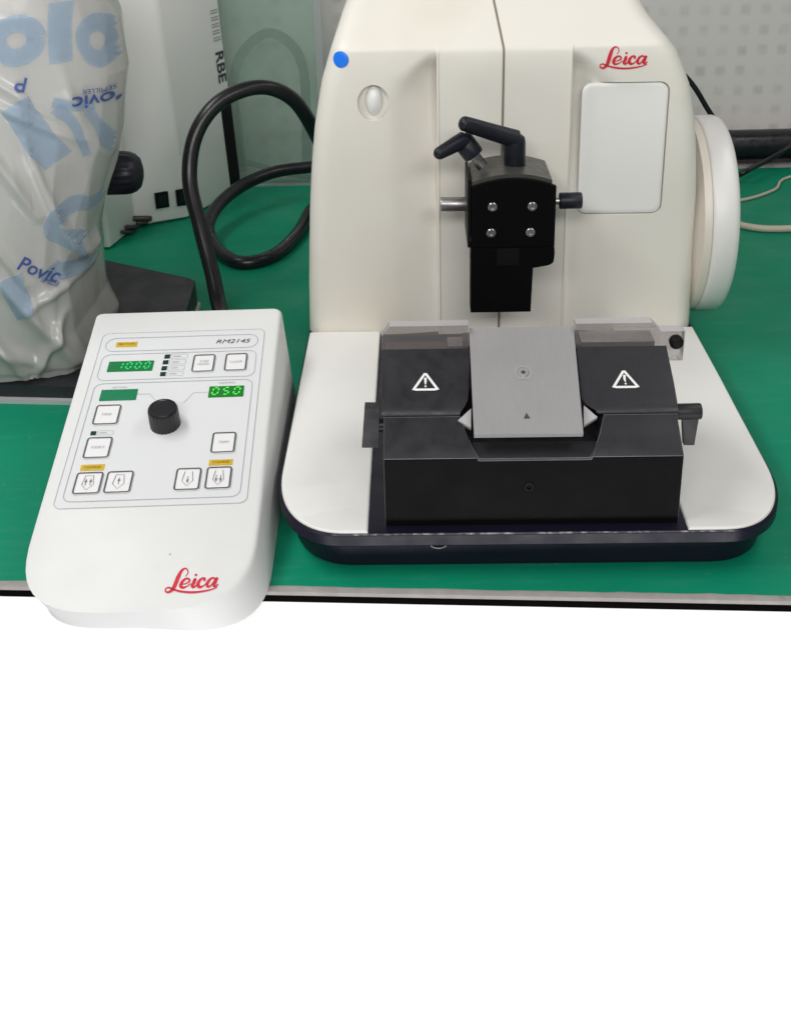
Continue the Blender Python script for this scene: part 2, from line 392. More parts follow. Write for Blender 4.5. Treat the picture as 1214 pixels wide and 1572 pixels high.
# ------------------------------------------------------------------ setting
bd = Vector((0.6048, -0.0421, 0)).normalized()       # run of the bench's front edge
bn = Vector((-bd.y, bd.x, 0))
bp0 = Vector((-0.3143, 0.7699, 0))
def edge(x): return bp0 + bd * ((x - bp0.x) / bd.x)
BACK = 1.897
bm = bmesh.new()
A, B = edge(-1.6), edge(1.7)
for zz in (0,):
    nx, ny = 40, 20
    g = [[bm.verts.new((A.lerp(B, i / nx).lerp(Vector((-1.6 + 3.3 * i / nx, BACK, 0)), j / ny))) for i in range(nx + 1)] for j in range(ny + 1)]
    for j in range(ny):
        for i in range(nx): bm.faces.new((g[j][i], g[j][i+1], g[j+1][i+1], g[j+1][i]))
ext = bmesh.ops.extrude_face_region(bm, geom=bm.faces[:])
bmesh.ops.translate(bm, vec=(0, 0, -0.0100), verts=[e for e in ext['geom'] if isinstance(e, bmesh.types.BMVert)])
structure(obj('bench_top', bm, 'mat'))
# worn edging strip along the front lip, a lip of slightly uneven width
bm = bmesh.new(); rings = []
for i in range(241):
    x = -1.6 + 3.3 * i / 240; p = edge(x)
    w = 0.0042 + 0.0012 * noise.noise(Vector((x * 18, 3, 0))) + 0.001 * noise.noise(Vector((x * 60, 9, 0)))
    h = 0.0011 + 0.0005 * noise.noise(Vector((x * 40, 5, 1)))
    o_ = -bn * 0.003
    rings.append([p + bn * w + Vector((0, 0, -0.002)), p + bn * w + Vector((0, 0, h * 0.6)), p + bn * (w * 0.5) + Vector((0, 0, h)), p + o_ + Vector((0, 0, h * 0.4)), p + o_ + Vector((0, 0, -0.003)), p + o_ * 0.1 + Vector((0, 0, -0.003))])
loft(bm, rings)
structure(obj('bench_edging', bm, 'edging'))
bm = bmesh.new()
loft(bm, [[p - bn * 0.0024 + Vector((0, 0, -0.0032)), p - bn * 0.0024 + Vector((0, 0, -0.0100)), p - bn * 0.0002 + Vector((0, 0, -0.0100)), p - bn * 0.0002 + Vector((0, 0, -0.0032))] for p in (A, B)])
structure(obj('bench_lip', bm, 'ply'))
bm = bmesh.new()
loft(bm, [[p - bn * 0.0016 + Vector((0, 0, -0.0105)), p - bn * 0.0016 + Vector((0, 0, -0.78)), p + bn * 0.018 + Vector((0, 0, -0.78)), p + bn * 0.018 + Vector((0, 0, -0.0105))] for p in (A, B)])
structure(obj('bench_front', bm, 'front'))
bm = bmesh.new(); add_box(bm, (-4, -3.5, -0.80), (4, 2.2, -0.78))
structure(obj('floor', bm, 'floor'))
bm = bmesh.new(); add_box(bm, (-2.5, 1.965, -0.78), (2.5, 2.03, 1.2))
structure(obj('wall', bm, 'wall'))

# ------------------------------------------------------------------ microtome
MO = Vector((0.1066, 0.7655, 0)); MA = R(-1.35)
Mi = (Matrix.Translation(MO) @ Matrix.Rotation(MA, 4, 'Z')).inverted()
Mc = Mi @ CO
def mray(u, v): return Mi.to_3x3() @ ray(u, v)
def my(u, v, y): d = mray(u, v); return Mc + d * ((y - Mc.y) / d.y)
def mz(u, v, z): d = mray(u, v); return Mc + d * ((z - Mc.z) / d.z)
def mpl(u, v, p, n): d = mray(u, v); return Mc + d * ((Vector(p) - Mc).dot(n) / d.dot(n))

mt = thing('microtome', 'large cream and white rotary microtome with navy base and side handwheel', 'microtome', MO, MA)

def base_outline(ins, n=18):
    hw, y0, y1 = 0.2143 - ins, 0.0005 + ins, 0.605 - ins
    rx, ry, rr = 0.062 - ins * .4, 0.098 - ins * .5, 0.03
    P = []
    for k in range(n + 1):     # front right corner
        a = R(-90 + 90 * k / n); e = 0.88
        P.append((hw - rx + rx * math.cos(a) ** e, y0 + ry - ry * abs(math.sin(a)) ** e))
    for k in range(7):
        a = R(90 * k / 6); P.append((hw - rr + rr * math.cos(a), y1 - rr + rr * math.sin(a)))
    for k in range(7):
        a = R(90 + 90 * k / 6); P.append((-hw + rr + rr * math.cos(a), y1 - rr + rr * math.sin(a)))
    for k in range(n + 1):
        a = R(90 * k / n); e = 0.88
        P.append((-(hw - rx + rx * math.cos(a) ** e), y0 + ry - ry * abs(math.sin(a)) ** e))
    return P
bm = bmesh.new()
loft(bm, [[(x, y, z) for x, y in base_outline(i)] for i, z in ((0.012, 0.0030), (0.0105, 0.0045), (0.0092, 0.014), (0.0080, 0.0255), (0.0062, 0.0275), (0.0012, 0.0290), (0.0, 0.0305), (0.0, 0.0395), (0.0012, 0.0408), (0.004, 0.041))])
tray = obj('base_tray', bm, 'navy', mt)
for sx in (-1, 1):
    for y in (0.06, 0.54):
        bm = bmesh.new(); add_rod(bm, (sx * 0.155, y, 0), (sx * 0.155, y, 0.0065), [(0, .013), (1, .015)], 20); obj('foot', bm, 'black', mt)
# base covers
for side in (-1, 1):
    xin = -0.1335 if side < 0 else 0.1232
    O_ = base_outline(0.0022, 22)
    P = [(x, y) for x, y in O_ if (x < xin if side < 0 else x > xin) and y < 0.386]
    P.sort(key=lambda q: math.atan2(q[1] - 0.25, (q[0] - xin) * 1.0))
    # ordered outline: inner front -> round the corner -> back -> inner back
    outer = [q for q in O_ if ((q[0] < xin) if side < 0 else (q[0] > xin)) and q[1] < 0.2]
    outer.sort(key=lambda q: abs(q[0]) * 1.0 + q[1] * 0.9)
    yb = 0.3865
    poly = [(xin, outer[0][1])] + outer + [(outer[-1][0], yy) for yy in (0.14, 0.2, 0.26, 0.32, yb)] + [(xin, yy) for yy in (yb, 0.32, 0.26, 0.2, 0.14, 0.08, 0.04)]
    bm = bmesh.new()
    def zt(y): return 0.0458 - 0.0018 * max(0, min(1, (0.225 - y) / 0.02)) * 0.5 - 0.010 * max(0, 0.215 - y)
    cx_ = sum(p[0] for p in poly) / len(poly); 
    def ins(p, d):
        x, y = p
        return (x + d * (1 if x < cx_ else -1) * min(1, abs(x - cx_) / 0.02), y + d * (1 if y < 0.1 else -1) * min(1, abs(y - 0.1) / 0.06) * (0 if 0.1 < y < 0.38 else 1))
    n_ = len(poly)
    loft(bm, [[(*p, 0.0406) for p in poly], [(*p, zt(p[1]) - 0.0018) for p in poly], [(*ins(p, .0006), zt(p[1]) - 0.0006) for p in poly], [(*ins(p, .0018), zt(p[1])) for p in poly]], True, False)
    top = bm.verts[:][-n_:]; bm.verts.ensure_lookup_table()
    top = [bm.verts[i] for i in range(3 * n_, 4 * n_)]
    f = bm.faces.new(top); bmesh.ops.triangulate(bm, faces=[f])
    obj('base_cover', bm, 'white_cover', mt, 24)

# housing
ZT = 0.3555
HL = [(.040, .2140), (.10, .2118), (.18, .2068), (.23, .2022), (.275, .1965), (.322, .1870), (.354, .1765), (.388, .1640), (.42, .148), (.45, .128), (.468, .108)]
HR = [(.040, .2125), (.10, .2112), (.20, .2080), (.24, .2045), (.274, .2000), (.314, .1912), (.3475, .1755), (.382, .1465), (.42, .130), (.45, .114), (.468, .102)]
def lut(T, z):
    for (a, p), (b, q) in zip(T, T[1:]):
        if z <= b: t = (z - a) / (b - a); return p + (q - p) * max(0, t)
    return T[-1][1]
def sstep(a, b, x): t = max(0, min(1, (x - a) / (b - a))); return t * t * (3 - 2 * t)
def yfront(z):
    s = z - ZT
    k = 0.0035
    return 0.386 + 0.55 * (s + math.sqrt(s * s + k * k)) * 0.95 + max(0, z - .44) * 2
def feat(x, z):
    a = abs(x)
    if a < 0.0688: return -0.0011 * max(0, 1 - abs(a - .0672) / .0016) * sstep(.358, .350, z)
    d = 0.021 * sstep(0.353, 0.330, z) * (1 - 0.72 * sstep(0.31, 0.14, z))
    x1 = 0.0688 + min(0.046, max(0.004, (ZT + .004 - z) * 0.95))
    return 0.0012 * sstep(.36, .35, z) + d * max(0, min(1, (x1 - a) / (x1 - .0688)))
RC = 0.022
def ysurf(x, z):
    w = lut(HL, z) if x < 0 else lut(HR, z)
    t = max(0, (abs(x) - (w - RC)) / RC)
    return yfront(z) + feat(x, z) + RC * (1 - math.sqrt(max(0, 1 - min(1, t) ** 2.2)))
xs_in = []
for a in [0, .012, .024, .036, .048, .058, .0640, .0656, .0672, .0684, .0692, .0715, .075, .079, .084, .089, .094, .100, .106, .112, .118, .124, .130]: xs_in.append(a)
zs = [.0405, .048] + [.06 + .012 * i for i in range(23)] + [.332, .338, .343, .347, .350, .352, .354, .356, .358, .361, .365, .370, .378, .388, .40, .415, .43, .442, .452, .46, .465]
rings = []
for z in zs:
    wl, wr = lut(HL, z), lut(HR, z)
    half = {}
    for s, w in ((-1, wl), (1, wr)):
        m_ = min(0.130, w - RC - 0.004); X = [a if a < .07 else .07 + (m_ - .07) * (a - .07) / .06 for a in xs_in]
        X = [a for a in X if True]
        X += [m_ + (w - RC - m_) * t for t in (.34, .67, 1.0)]
        X += [w - RC + RC * math.sin(R(q)) for q in (12, 24, 36, 48, 60, 70, 80, 90)]
        half[s] = [(s * a, ysurf(s * a, z) if a < w - 1e-6 else yfront(z) + RC) for a in X]
    fr = half[-1][::-1] + half[1][1:]
    yb = 0.60
    ring = fr + [(wr, yfront(z) + RC + (yb - .02 - yfront(z) - RC) * t) for t in (.4, .8, 1)] + [(wr - .02, yb), (0.05, yb), (-0.05, yb), (-wl + .02, yb)] + [(-wl, yfront(z) + RC + (yb - .02 - yfront(z) - RC) * t) for t in (1, .8, .4)]
    rings.append([(x, y, z) for x, y in ring])
bm = bmesh.new(); loft(bm, rings, True, True)
house = obj('housing', bm, 'cream', mt, 28)
def cutter(bm):
    bmesh.ops.recalc_face_normals(bm, faces=bm.faces[:])
    me = bpy.data.meshes.new('cut'); bm.to_mesh(me); bm.free()
    c = bpy.data.objects.new('cut', me); col.objects.link(c)
    c.matrix_world = Matrix.Translation(MO) @ Matrix.Rotation(MA, 4, 'Z')
    bpy.context.view_layer.update()
    md = house.modifiers.new('b', 'BOOLEAN'); md.object = c; md.operation = 'DIFFERENCE'; md.solver = 'EXACT'
    bpy.context.view_layer.update()
    ne = bpy.data.meshes.new_from_object(house.evaluated_get(bpy.context.evaluated_depsgraph_get()))
    house.modifiers.clear(); old = house.data; house.data = ne; ne.name = 'housing'
    bpy.data.objects.remove(c); bpy.data.meshes.remove(me)
    ne.shade_smooth(); ne.set_sharp_from_angle(angle=R(28))
def ell(cx, cz, rx, rz, n=40): return [(cx + rx * math.cos(2*math.pi*k/n), cz + rz * math.sin(2*math.pi*k/n)) for k in range(n)]
bm = bmesh.new(); E = ell(-.1336, .3017, .0164, .0186)
loft(bm, [[(x, .36, z) for x, z in E], [(x, .3955, z) for x, z in E]]); cutter(bm)
RP = rrect(.1232, .2476, .0900, .1415, .0105, 8)
bm = bmesh.new(); loft(bm, [[(x, .36, z) for x, z in RP], [(x, .3935, z) for x, z in RP]]); cutter(bm)
# panel in the right-hand recess: a shallow hollow surface
bm = bmesh.new(); nx, nz = 24, 24
RP2 = rrect(.1232, .2476, .0872, .1387, .0095, 8)
pts3 = []
def ypan(x, z):
    a = (x - .1232) / .0436; b = (z - .2476) / .0694
    return 0.3895 - 0.0022 * (abs(a) ** 3) * (0.55 + 0.45 * b) + 0.0010 * b + 0.0014 * math.exp(-((a + .62) / .22) ** 2)
rings = []
for s in (1.0, .97, .93, .86, .76, .62, .45, .25, .08):
    rings.append([((x - .1232) * s + .1232, ypan((x - .1232) * s + .1232, (z - .2476) * s + .2476) + (0.0012 if s == 1.0 else 0), (z - .2476) * s + .2476) for x, z in RP2])
loft(bm, [[(x, y + .004, z) for x, y, z in rings[0]]] + rings, False, True)
obj('cover_panel', bm, 'panel_white', mt, 50)
# round button in the left-hand hole
bm = bmesh.new(); rings = []
for k in range(9):
    a = R(90 * k / 8); s = math.cos(a)
    rings.append([(-.1330 + x * max(s, .02), .3953 - .0085 * math.sin(a), .3030 + z * max(s, .02)) for x, z in ell(0, 0, .0092, .0155, 28)])
loft(bm, rings); obj('release_button', bm, 'panel_white', mt, 60)
# seam between the housing halves, kinked at the roof; a raised dark strip replaces the open gap
bm = bmesh.new(); L_, R_ = [], []
zz = [.0465, .10, .16, .22, .28, .33, .345, .350, .3535, .356, .359, .364, .372, .382, .395, .41, .43]
def seamx(z): return (-.0022 + (z - .05) * .004) if z < .354 else -.001 - (z - .354) * .19
for z in zz:
    y = ysurf(0, z); n2 = Vector((0, -1, 0)) if z < .352 else Vector((0, -0.7, 0.7))
    c = Vector((seamx(z), y, z)); w = 0.00115
    L_.append(c + Vector((-w, 0, 0)) - n2 * .002); R_.append((c + Vector((-w, 0, 0)) + n2 * .0004, c + Vector((w, 0, 0)) + n2 * .0004, c + Vector((w, 0, 0)) - n2 * .002))
loft(bm, [[a, *b] for a, b in zip(L_, R_)]); obj('seam', bm, 'seam', mt)
# print on the front
def onhouse(x, z, off=.0005): return Vector((x, ysurf(x, z) - off, z))
bm = bmesh.new(); c0 = my(958, 88, .386); add_logo(bm, .0478, lambda x, y: onhouse(c0.x + x, c0.z + y * 1.05))
obj('logo', bm, 'red', mt, smooth=False)
bm = bmesh.new(); c0 = my(523, 91, .388)
rr_ = [[onhouse(c0.x + r * math.cos(2*math.pi*k/36), c0.z + r * math.sin(2*math.pi*k/36), o) for k in range(36)] for r, o in ((.0081, -.0004), (.0081, .0005), (.0077, .0007), (.004, .0007), (.0005, .0007))]
loft(bm, rr_); obj('sticker', bm, 'blue', mt, 60)
# handwheel
wc = Vector((0, .487, .1425)); WR = .1125
bm = bmesh.new()
add_rod(bm, (.2222, wc.y, wc.z), (.2525, wc.y, wc.z), [(0, WR - .004), (.04, WR - .0015), (.12, WR - .0003), (.74, WR), (.9, WR - .002), (.98, WR - .006), (1, WR - .02), (.93, WR - .035), (.93, .02)], 96)
wheel = obj('handwheel', bm, 'white_wheel', mt, 40)
bm = bmesh.new(); add_rod(bm, (.2060, wc.y, wc.z), (.2221, wc.y, wc.z), [(0, WR - .028), (.3, WR - .012), (.48, WR - .0022), (.95, WR - .0016), (1, WR - .0022)], 96); obj('wheel_ring', bm, 'beige', wheel, 40)

# ---- specimen clamp
def clamp_pt(u, v, y): return my(u, v, y)
bm = bmesh.new()
Zt, xl, xr = .2535, -.0372, .0452
def topz(x, zedge): return zedge + .0085 * (1 - ((x - .004) / .042) ** 2)
# block behind the plate: arched top
N_ = 14; X = [xl + .0005 + (xr - xl - .004) * i / N_ for i in range(N_ + 1)]
prof = [(xl + .0005, .172)] + [(x, topz(x, .2405)) for x in X] + [(xr - .0035, .172)]
loft(bm, [[(x, y, z) for x, z in prof] for y in (.3035, .372)])
bevel(bm, .0016, 2, ang=45)
clamp = obj('specimen_clamp', bm, ['greytop'], mt, 30)
bm = bmesh.new(); add_rod(bm, (.004, .371, .205), (.004, .3865, .205), [(0, .03), (1, .034)], 32); obj('mounting_neck', bm, 'steel', clamp)
bm = bmesh.new()
X = [xl + (xr - xl) * i / N_ for i in range(N_ + 1)]
prof = [(xl, .1755)] + [(x, topz(x, .2375) - .0005) for x in X] + [(xr, .1755)]
loft(bm, [[(x, y, z) for x, z in prof] for y in (.2975, .3032)]); bevel(bm, .0012, 2, ang=40)
obj('face_plate', bm, 'black_face', clamp)
bm = bmesh.new(); add_box(bm, (xl - .0034, .3005, .1745), (xl - .0006, .366, .2440)); bevel(bm, .0010, 2); obj('side_plate', bm, 'black', clamp)
# lower jaw with the wing on its right
bl, tr = my(722, 478, .2985), my(815, 382, .2985)
xa, xb, xc = bl.x, my(815, 440, .2985).x, my(850, 390, .2985).x
zb, zw, zt_ = bl.z, my(840, 407, .2985).z, .1750
jaw = [(xa, zt_), (xa, zb), (xb, zb), (xb + .0012, zw - .0015)] + [(xc - .009 + .009 * math.sin(R(a)), zw + .006 - .006 * math.cos(R(a)) + .0005) for a in (10, 30, 50, 70, 90)] + [(xc + .0005, zt_ - .006), (xc, zt_)]
bm = bmesh.new(); loft(bm, [[(x, y, z) for x, z in jaw] for y in (.2960, .318)]); bevel(bm, .0009, 2, ang=40); jawo = obj('jaw', bm, 'black_face', clamp)
p = my(782, 394, .2955); bm = bmesh.new(); add_box(bm, (p.x - .0125, .2953, p.z - .009), (p.x + .0095, .2964, p.z + .009)); bevel(bm, .0003, 1); obj('slide', bm, 'black', jawo)
p = my(765, 480, .305); bm = bmesh.new(); add_rod(bm, (p.x, .306, zb + .001), (p.x, .306, zb - .0035), [(0, .0028), (1, .0022)], 14); obj('stop_pin', bm, 'black', jawo)
for u, v in ((756, 317), (817, 316), (754, 357), (814, 356)):
    p = my(u, v, .2975); bm = bmesh.new()
    add_rod(bm, (p.x, .2978, p.z), (p.x, .2953, p.z), [(0, .0046), (.7, .0046), (1, .0039), (1.0, .0022), (.45, .0020)], 6 * 4)
    obj('screw', bm, 'steel', clamp, 35)
a, b = my(676, 313, .335), my(718, 313, .335)
bm = bmesh.new(); add_rod(bm, a, (b.x + .004, b.y, b.z), rodprof(.0073, .031, .0008), 28); obj('shaft', bm, 'shaftsteel', clamp)
a, b = my(852, 308, .325), my(893, 307, .325); bm = bmesh.new()
add_rod(bm, (a.x - .006, a.y, a.z), (a.x + .006, a.y, a.z), [(0, .004), (1, .004)], 16); tkn = obj('thumb_stem', bm, 'steel', clamp)
bm = bmesh.new(); add_rod(bm, (a.x + .004, a.y, a.z), b, rodprof(.0083, .024, .0012), 32); obj('thumb_knob', bm, 'lever', clamp)
# levers
h0, h1 = my(790, 262, .338), my(789, 207, .338)
bm = bmesh.new(); add_rod(bm, h0 + Vector((0, 0, .002)), h1, [(0, .0098), (.08, .0106), (.8, .0113), (.93, .0105), (1, .0078)], 32)
e0, e1, e2, e3 = my(792, 213, .336), my(758, 203, .330), my(722, 192, .322), my(705, 187, .318)
add_tube(bm, [e0, e1, e2, e3], lambda t: (.0092 - .0022 * t) * math.sqrt(max(.004, 1 - max(0, (t - .84) / .16) ** 2)), 18, 24)
lv = obj('clamp_lever', bm, 'lever', clamp, 40)
bm = bmesh.new(); add_rod(bm, h0 + Vector((0, 0, -.010)), h0 + Vector((0, 0, .003)), [(0, .0062), (1, .0062)], 12); obj('lever_stud', bm, 'darksteel', lv, 20)
bm = bmesh.new(); add_rod(bm, h1 + Vector((0, 0, -.0005)), h1 + Vector((0, 0, .0030)), [(0, .0052), (1, .0045)], 18); obj('lever_screw', bm, 'steel', lv)
q0, q1 = my(734, 246, .327), my(707, 211, .331)
dq = (q1 - q0).normalized()
bm = bmesh.new(); add_rod(bm, q0 + dq * .006, q1 + dq * .001, [(0, .0098), (.1, .0106), (.85, .0110), (1, .0082)], 32)
g0, g1, g2 = my(712, 214, .327), my(690, 226, .316), my(667, 239, .307)
add_tube(bm, [g0, g1, g2], lambda t: (.0085 - .0026 * t) * math.sqrt(max(.004, 1 - max(0, (t - .84) / .16) ** 2)), 18, 24)
lv = obj('clamp_lever', bm, 'lever', clamp, 40)
bm = bmesh.new(); add_rod(bm, q0 - dq * .008, q0 + dq * .008, [(0, .0058), (1, .0058)], 12); obj('lever_stud', bm, 'darksteel', lv, 20)

# ---- knife holder
XL, XR = -.1195, .1167
wside = [(.012, .0412), (.012, .1024), (.0121, .104), (.0300, .1148), (.0445, .1238), (.100, .1238), (.160, .1238), (.160, .0412)]
tro = [(.012, .0412), (.012, .1015), (.0130, .1030), (.0275, .1076), (.0300, .1076), (.036, .1030), (.160, .1030), (.160, .0412)]
iw = [.0450, .0450, .0450, .0530, .0580, .0580, .0580, .0450]
it = [.0445, .0440, .0438, .0500, .0505, .0530, .0570, .0445]
bm = bmesh.new()
loft(bm, [[(XL, y, z) for y, z in wside], [(-w, y, z) for w, (y, z) in zip(iw, wside)], [(-w, y, z) for w, (y, z) in zip(it, tro)],
          [(w, y, z) for w, (y, z) in zip(it, tro)], [(w, y, z) for w, (y, z) in zip(iw, wside)], [(XR, y, z) for y, z in wside]])
bmesh.ops.dissolve_limit(bm, angle_limit=R(1), verts=bm.verts[:], edges=bm.edges[:])
bevel(bm, .0006, 1, ang=25, mi=1)
bm.normal_update()
bmesh.ops.recalc_face_normals(bm, faces=bm.faces[:])
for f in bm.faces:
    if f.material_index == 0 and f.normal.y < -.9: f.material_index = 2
holder = obj('knife_holder', bm, ['charcoal', 'grey_edge', 'black_face'], mt, 28)
p = my(812, 748, .011); bm = bmesh.new(); add_rod(bm, (p.x, .0135, p.z), (p.x, .0108, p.z), [(0, .0042), (.8, .0042), (1, .0036), (1, .0026), (.3, .0024)], 24); obj('front_screw', bm, 'black', holder)
SL = R(31.0); sn = Vector((0, -math.sin(SL), math.cos(SL)))
wp = Vector((0, .050, .1300))
for s in (-1, 1):
    xo = -.1215 if s < 0 else .1178; xo2 = -.1220 if s < 0 else .1165
    prof = [(.0455, .1242), (.0462, .1268), (.0500, .1300), (.0985, .1300 + .0485 * math.tan(SL)), (.103, .1550), (.103, .1242)]
    inn = [s * .0605, s * .0605, s * .0590, s * .0500, s * .0500, s * .0600]
    # in-between profile station so that the inner edge curves in
    prof2 = prof[:3] + [(.0555, .1300 + .0055 * math.tan(SL)), (.066, .1300 + .016 * math.tan(SL))] + prof[3:]
    inn2 = [-.0582, -.0575, -.0540, -.0511, -.0490, -.0474, -.0474, -.0500] if s < 0 else [.0535, .0515, .0445, .0413, .0405, .0418, .0418, .0450]
    out2 = [xo, xo, xo, xo, xo, xo2, xo2, xo]
    bm = bmesh.new()
    loft(bm, [[(o, y, z) for o, (y, z) in zip(out2, prof2)], [(i, y, z) for i, (y, z) in zip(inn2, prof2)]])
    bevel(bm, .0013, 2, ang=30, mi=1)
    w_ = obj('wing_plate', bm, ['charcoal', 'soft_edge'], holder, 35)
    # warning sign printed on it
    cu, cv = (653, 588) if s < 0 else (959, 584)
    c = mpl(cu, cv, wp, sn); ux = Vector((1, 0, 0)); uy = Vector((0, math.cos(SL), math.sin(SL)))
    c = c + sn * .0005
    def pl_(x, y, c=c): return c + ux * x + uy * y
    bm = bmesh.new(); h = .0140; hw = .0096
    tri = [(-hw, -h * .42), (hw, -h * .42), (0, h * .58)]
    tri = [(-hw, -h * .42), (-hw + .002, -h * .46), (hw - .002, -h * .46), (hw, -h * .42), (.0007, h * .6), (-.0007, h * .6)]
    add_outline(bm, tri, .0021, pl_)
    if s < 0:
        add_ribbon(bm, [(0, .0050), (0, .0012), (0, -.0016)], [.0022, .0020, .0010], pl_, 3)
        add_poly(bm, ell(0, -.0034, .0009, .0009, 10), pl_)
    else:
        add_ribbon(bm, [(0.0002, .0052), (-.0002, .0014), (0.0003, -.0014)], [.0022, .0020, .0010], pl_, 3)
        add_poly(bm, ell(0.0002, -.0033, .0009, .0009, 10), pl_)
    obj('warning_sign', bm, 'whiteprint', w_, smooth=False)
    # pale finger tab in the notch
    bm = bmesh.new()
    T3 = [mpl(*q, Vector((0, .045, .1265)), sn) for q in (((703, 645), (723, 627), (723, 657)) if s < 0 else ((917, 640), (896, 622), (896, 653)))]
    loft(bm, [[q - sn * .004 for q in T3], T3]); bevel(bm, .0005, 1, ang=50); obj('finger_tab', bm, 'tab', holder)
    # worn bright lines on the machined edges
# pressure plate
pd = Vector((0, .1180 - .0180, .1693 - .1220)); pl0 = Vector((0, .0180, .1220)); pn = Vector((0, -pd.z, pd.y)).normalized()
pu = pd.normalized(); PLn = pd.length
bm = bmesh.new(); cs = [(-.0478, 0), (.0380, 0), (.0412, PLn), (-.0474, PLn)]
loft(bm, [[pl0 + Vector((x, 0, 0)) + pu * t - pn * .0045 for x, t in cs], [pl0 + Vector((x, 0, 0)) + pu * t for x, t in cs]])
bevel(bm, .0010, 2, ang=50)
plate = obj('pressure_plate', bm, 'satin', holder, 35)
def onpl(u, v): q = mpl(u, v, pl0, pn); return q.x, (q - pl0).dot(pu)
def plp(x, t, off=.0004): return pl0 + Vector((x, 0, 0)) + pu * t + pn * off
c = onpl(803, 572); bm = bmesh.new()
hexa = [(c[0] + .0072 * math.cos(R(60 * k)), c[1] + .0072 * math.sin(R(60 * k))) for k in range(6)][::-1]
add_outline(bm, hexa, .0009, plp)
obj('nut_outline', bm, 'greyprint', plate, smooth=False)
q = plp(*c, 0); bm = bmesh.new(); add_rod(bm, q - pn * .001, q + pn * .0009, [(0, .0046), (.7, .0046), (1, .0040), (1, .0019), (.6, .0017)], 28); obj('screw', bm, 'satin', plate)
bm = bmesh.new(); add_poly(bm, ell(c[0], c[1], .0018, .0018, 14), lambda x, t: plp(x, t, .0006)); obj('screw_socket', bm, 'darkprint', plate, smooth=False)
c = onpl(808.5, 639); bm = bmesh.new(); add_poly(bm, [(c[0] - .0026, c[1] - .0022), (c[0] + .0026, c[1] - .0022), (c[0], c[1] + .0034)], plp); obj('arrow_mark', bm, 'darkprint', plate, smooth=False)
# clear guard
for G in ([(-.1222, .1242), (-.1222, .1640), (-.1150, .1742), (-.0485, .1742), (-.0485, .1242)],
          [(.0424, .1242), (.0424, .1742), (.1065, .1742), (.1145, .1660), (.1345, .1660), (.1345, .1385), (.1185, .1385), (.1185, .1242)]):
    bm = bmesh.new(); loft(bm, [[(x, y, z) for x, z in G] for y in (.112, .1235)])
    for f in bm.faces:
        if len(f.verts) == 4 and abs(f.calc_center_median().y - .11775) < .001: f.material_index = 1
    guard = obj('finger_guard', bm, ['guard', 'guardedge'], holder, smooth=False)
p = my(1036, 521, .110); bm = bmesh.new(); add_rod(bm, (p.x, .1125, p.z), (p.x, .1005, p.z), [(0, .003), (.3, .003), (.32, .0055), (.75, .0060), (.93, .0048), (1, .003)], 24); obj('guard_screw', bm, 'black', guard, 35)
# bars seen through the guard
bm = boxbm((-.120, .1265, .1236), (-.066, .150, .1420), .001); obj('support_bar', bm, mat('brown_bar', (.06, .05, .045), .4), holder)
bm = boxbm((-.0655, .1265, .1236), (-.052, .146, .1480), .001); obj('blade_stop', bm, 'steel', holder)
bm = boxbm((.050, .1265, .1236), (.113, .150, .1500), .001); obj('support_bar', bm, 'steel', holder)
bm = boxbm((-.0515, .1265, .1036), (.0495, .155, .1480), .001); obj('blade_bed', bm, mat('brown_bed', (.075, .06, .055), .4), holder)
# side levers
bm = bmesh.new(); p0, p1 = my(1040, 632, .068), my(1076, 631, .068)
add_rod(bm, (.1155, p0.y, p0.z), p1, rodprof(.0068, .026, .001), 24)
a = my(1046, 640, .068); b = my(1071, 640, .068); c_ = my(1064, 680, .068); d_ = my(1048, 680, .068)
loft(bm, [[(q.x, y, q.z) for q in (a, b, c_, d_)] for y in (.0645, .0705)]); obj('clamping_lever', bm, 'charcoal', holder)
bm = bmesh.new(); a = my(560, 619, .068); b = my(583, 619, .068); c_ = my(581, 678, .068); d_ = my(556, 678, .068)
loft(bm, [[(q.x, y, q.z) for q in (a, b, c_, d_)] for y in (.058, .070)]); bevel(bm, .0018, 2, ang=50)
add_rod(bm, (-.126, .066, .105), (-.1185, .066, .105), [(0, .006), (1, .006)], 16); obj('clamping_lever', bm, 'charcoal', holder)
# lock slot on the tray's front
p = my(673, 833, .011); bm = bmesh.new()
add_tube(bm, [(p.x + .0062 * math.cos(R(a)), .0082, p.z + .0034 * math.sin(R(a))) for a in (170, 200, 235, 270, 305, 340, 370)], .0007, 8, 4); obj('lock_ring', bm, 'steel', mt)
bm = bmesh.new(); add_rod(bm, (p.x, .013, p.z), (p.x, .0078, p.z), [(0, .0048), (1, .0042)], 20); obj('lock_plug', bm, 'black_face', mt)

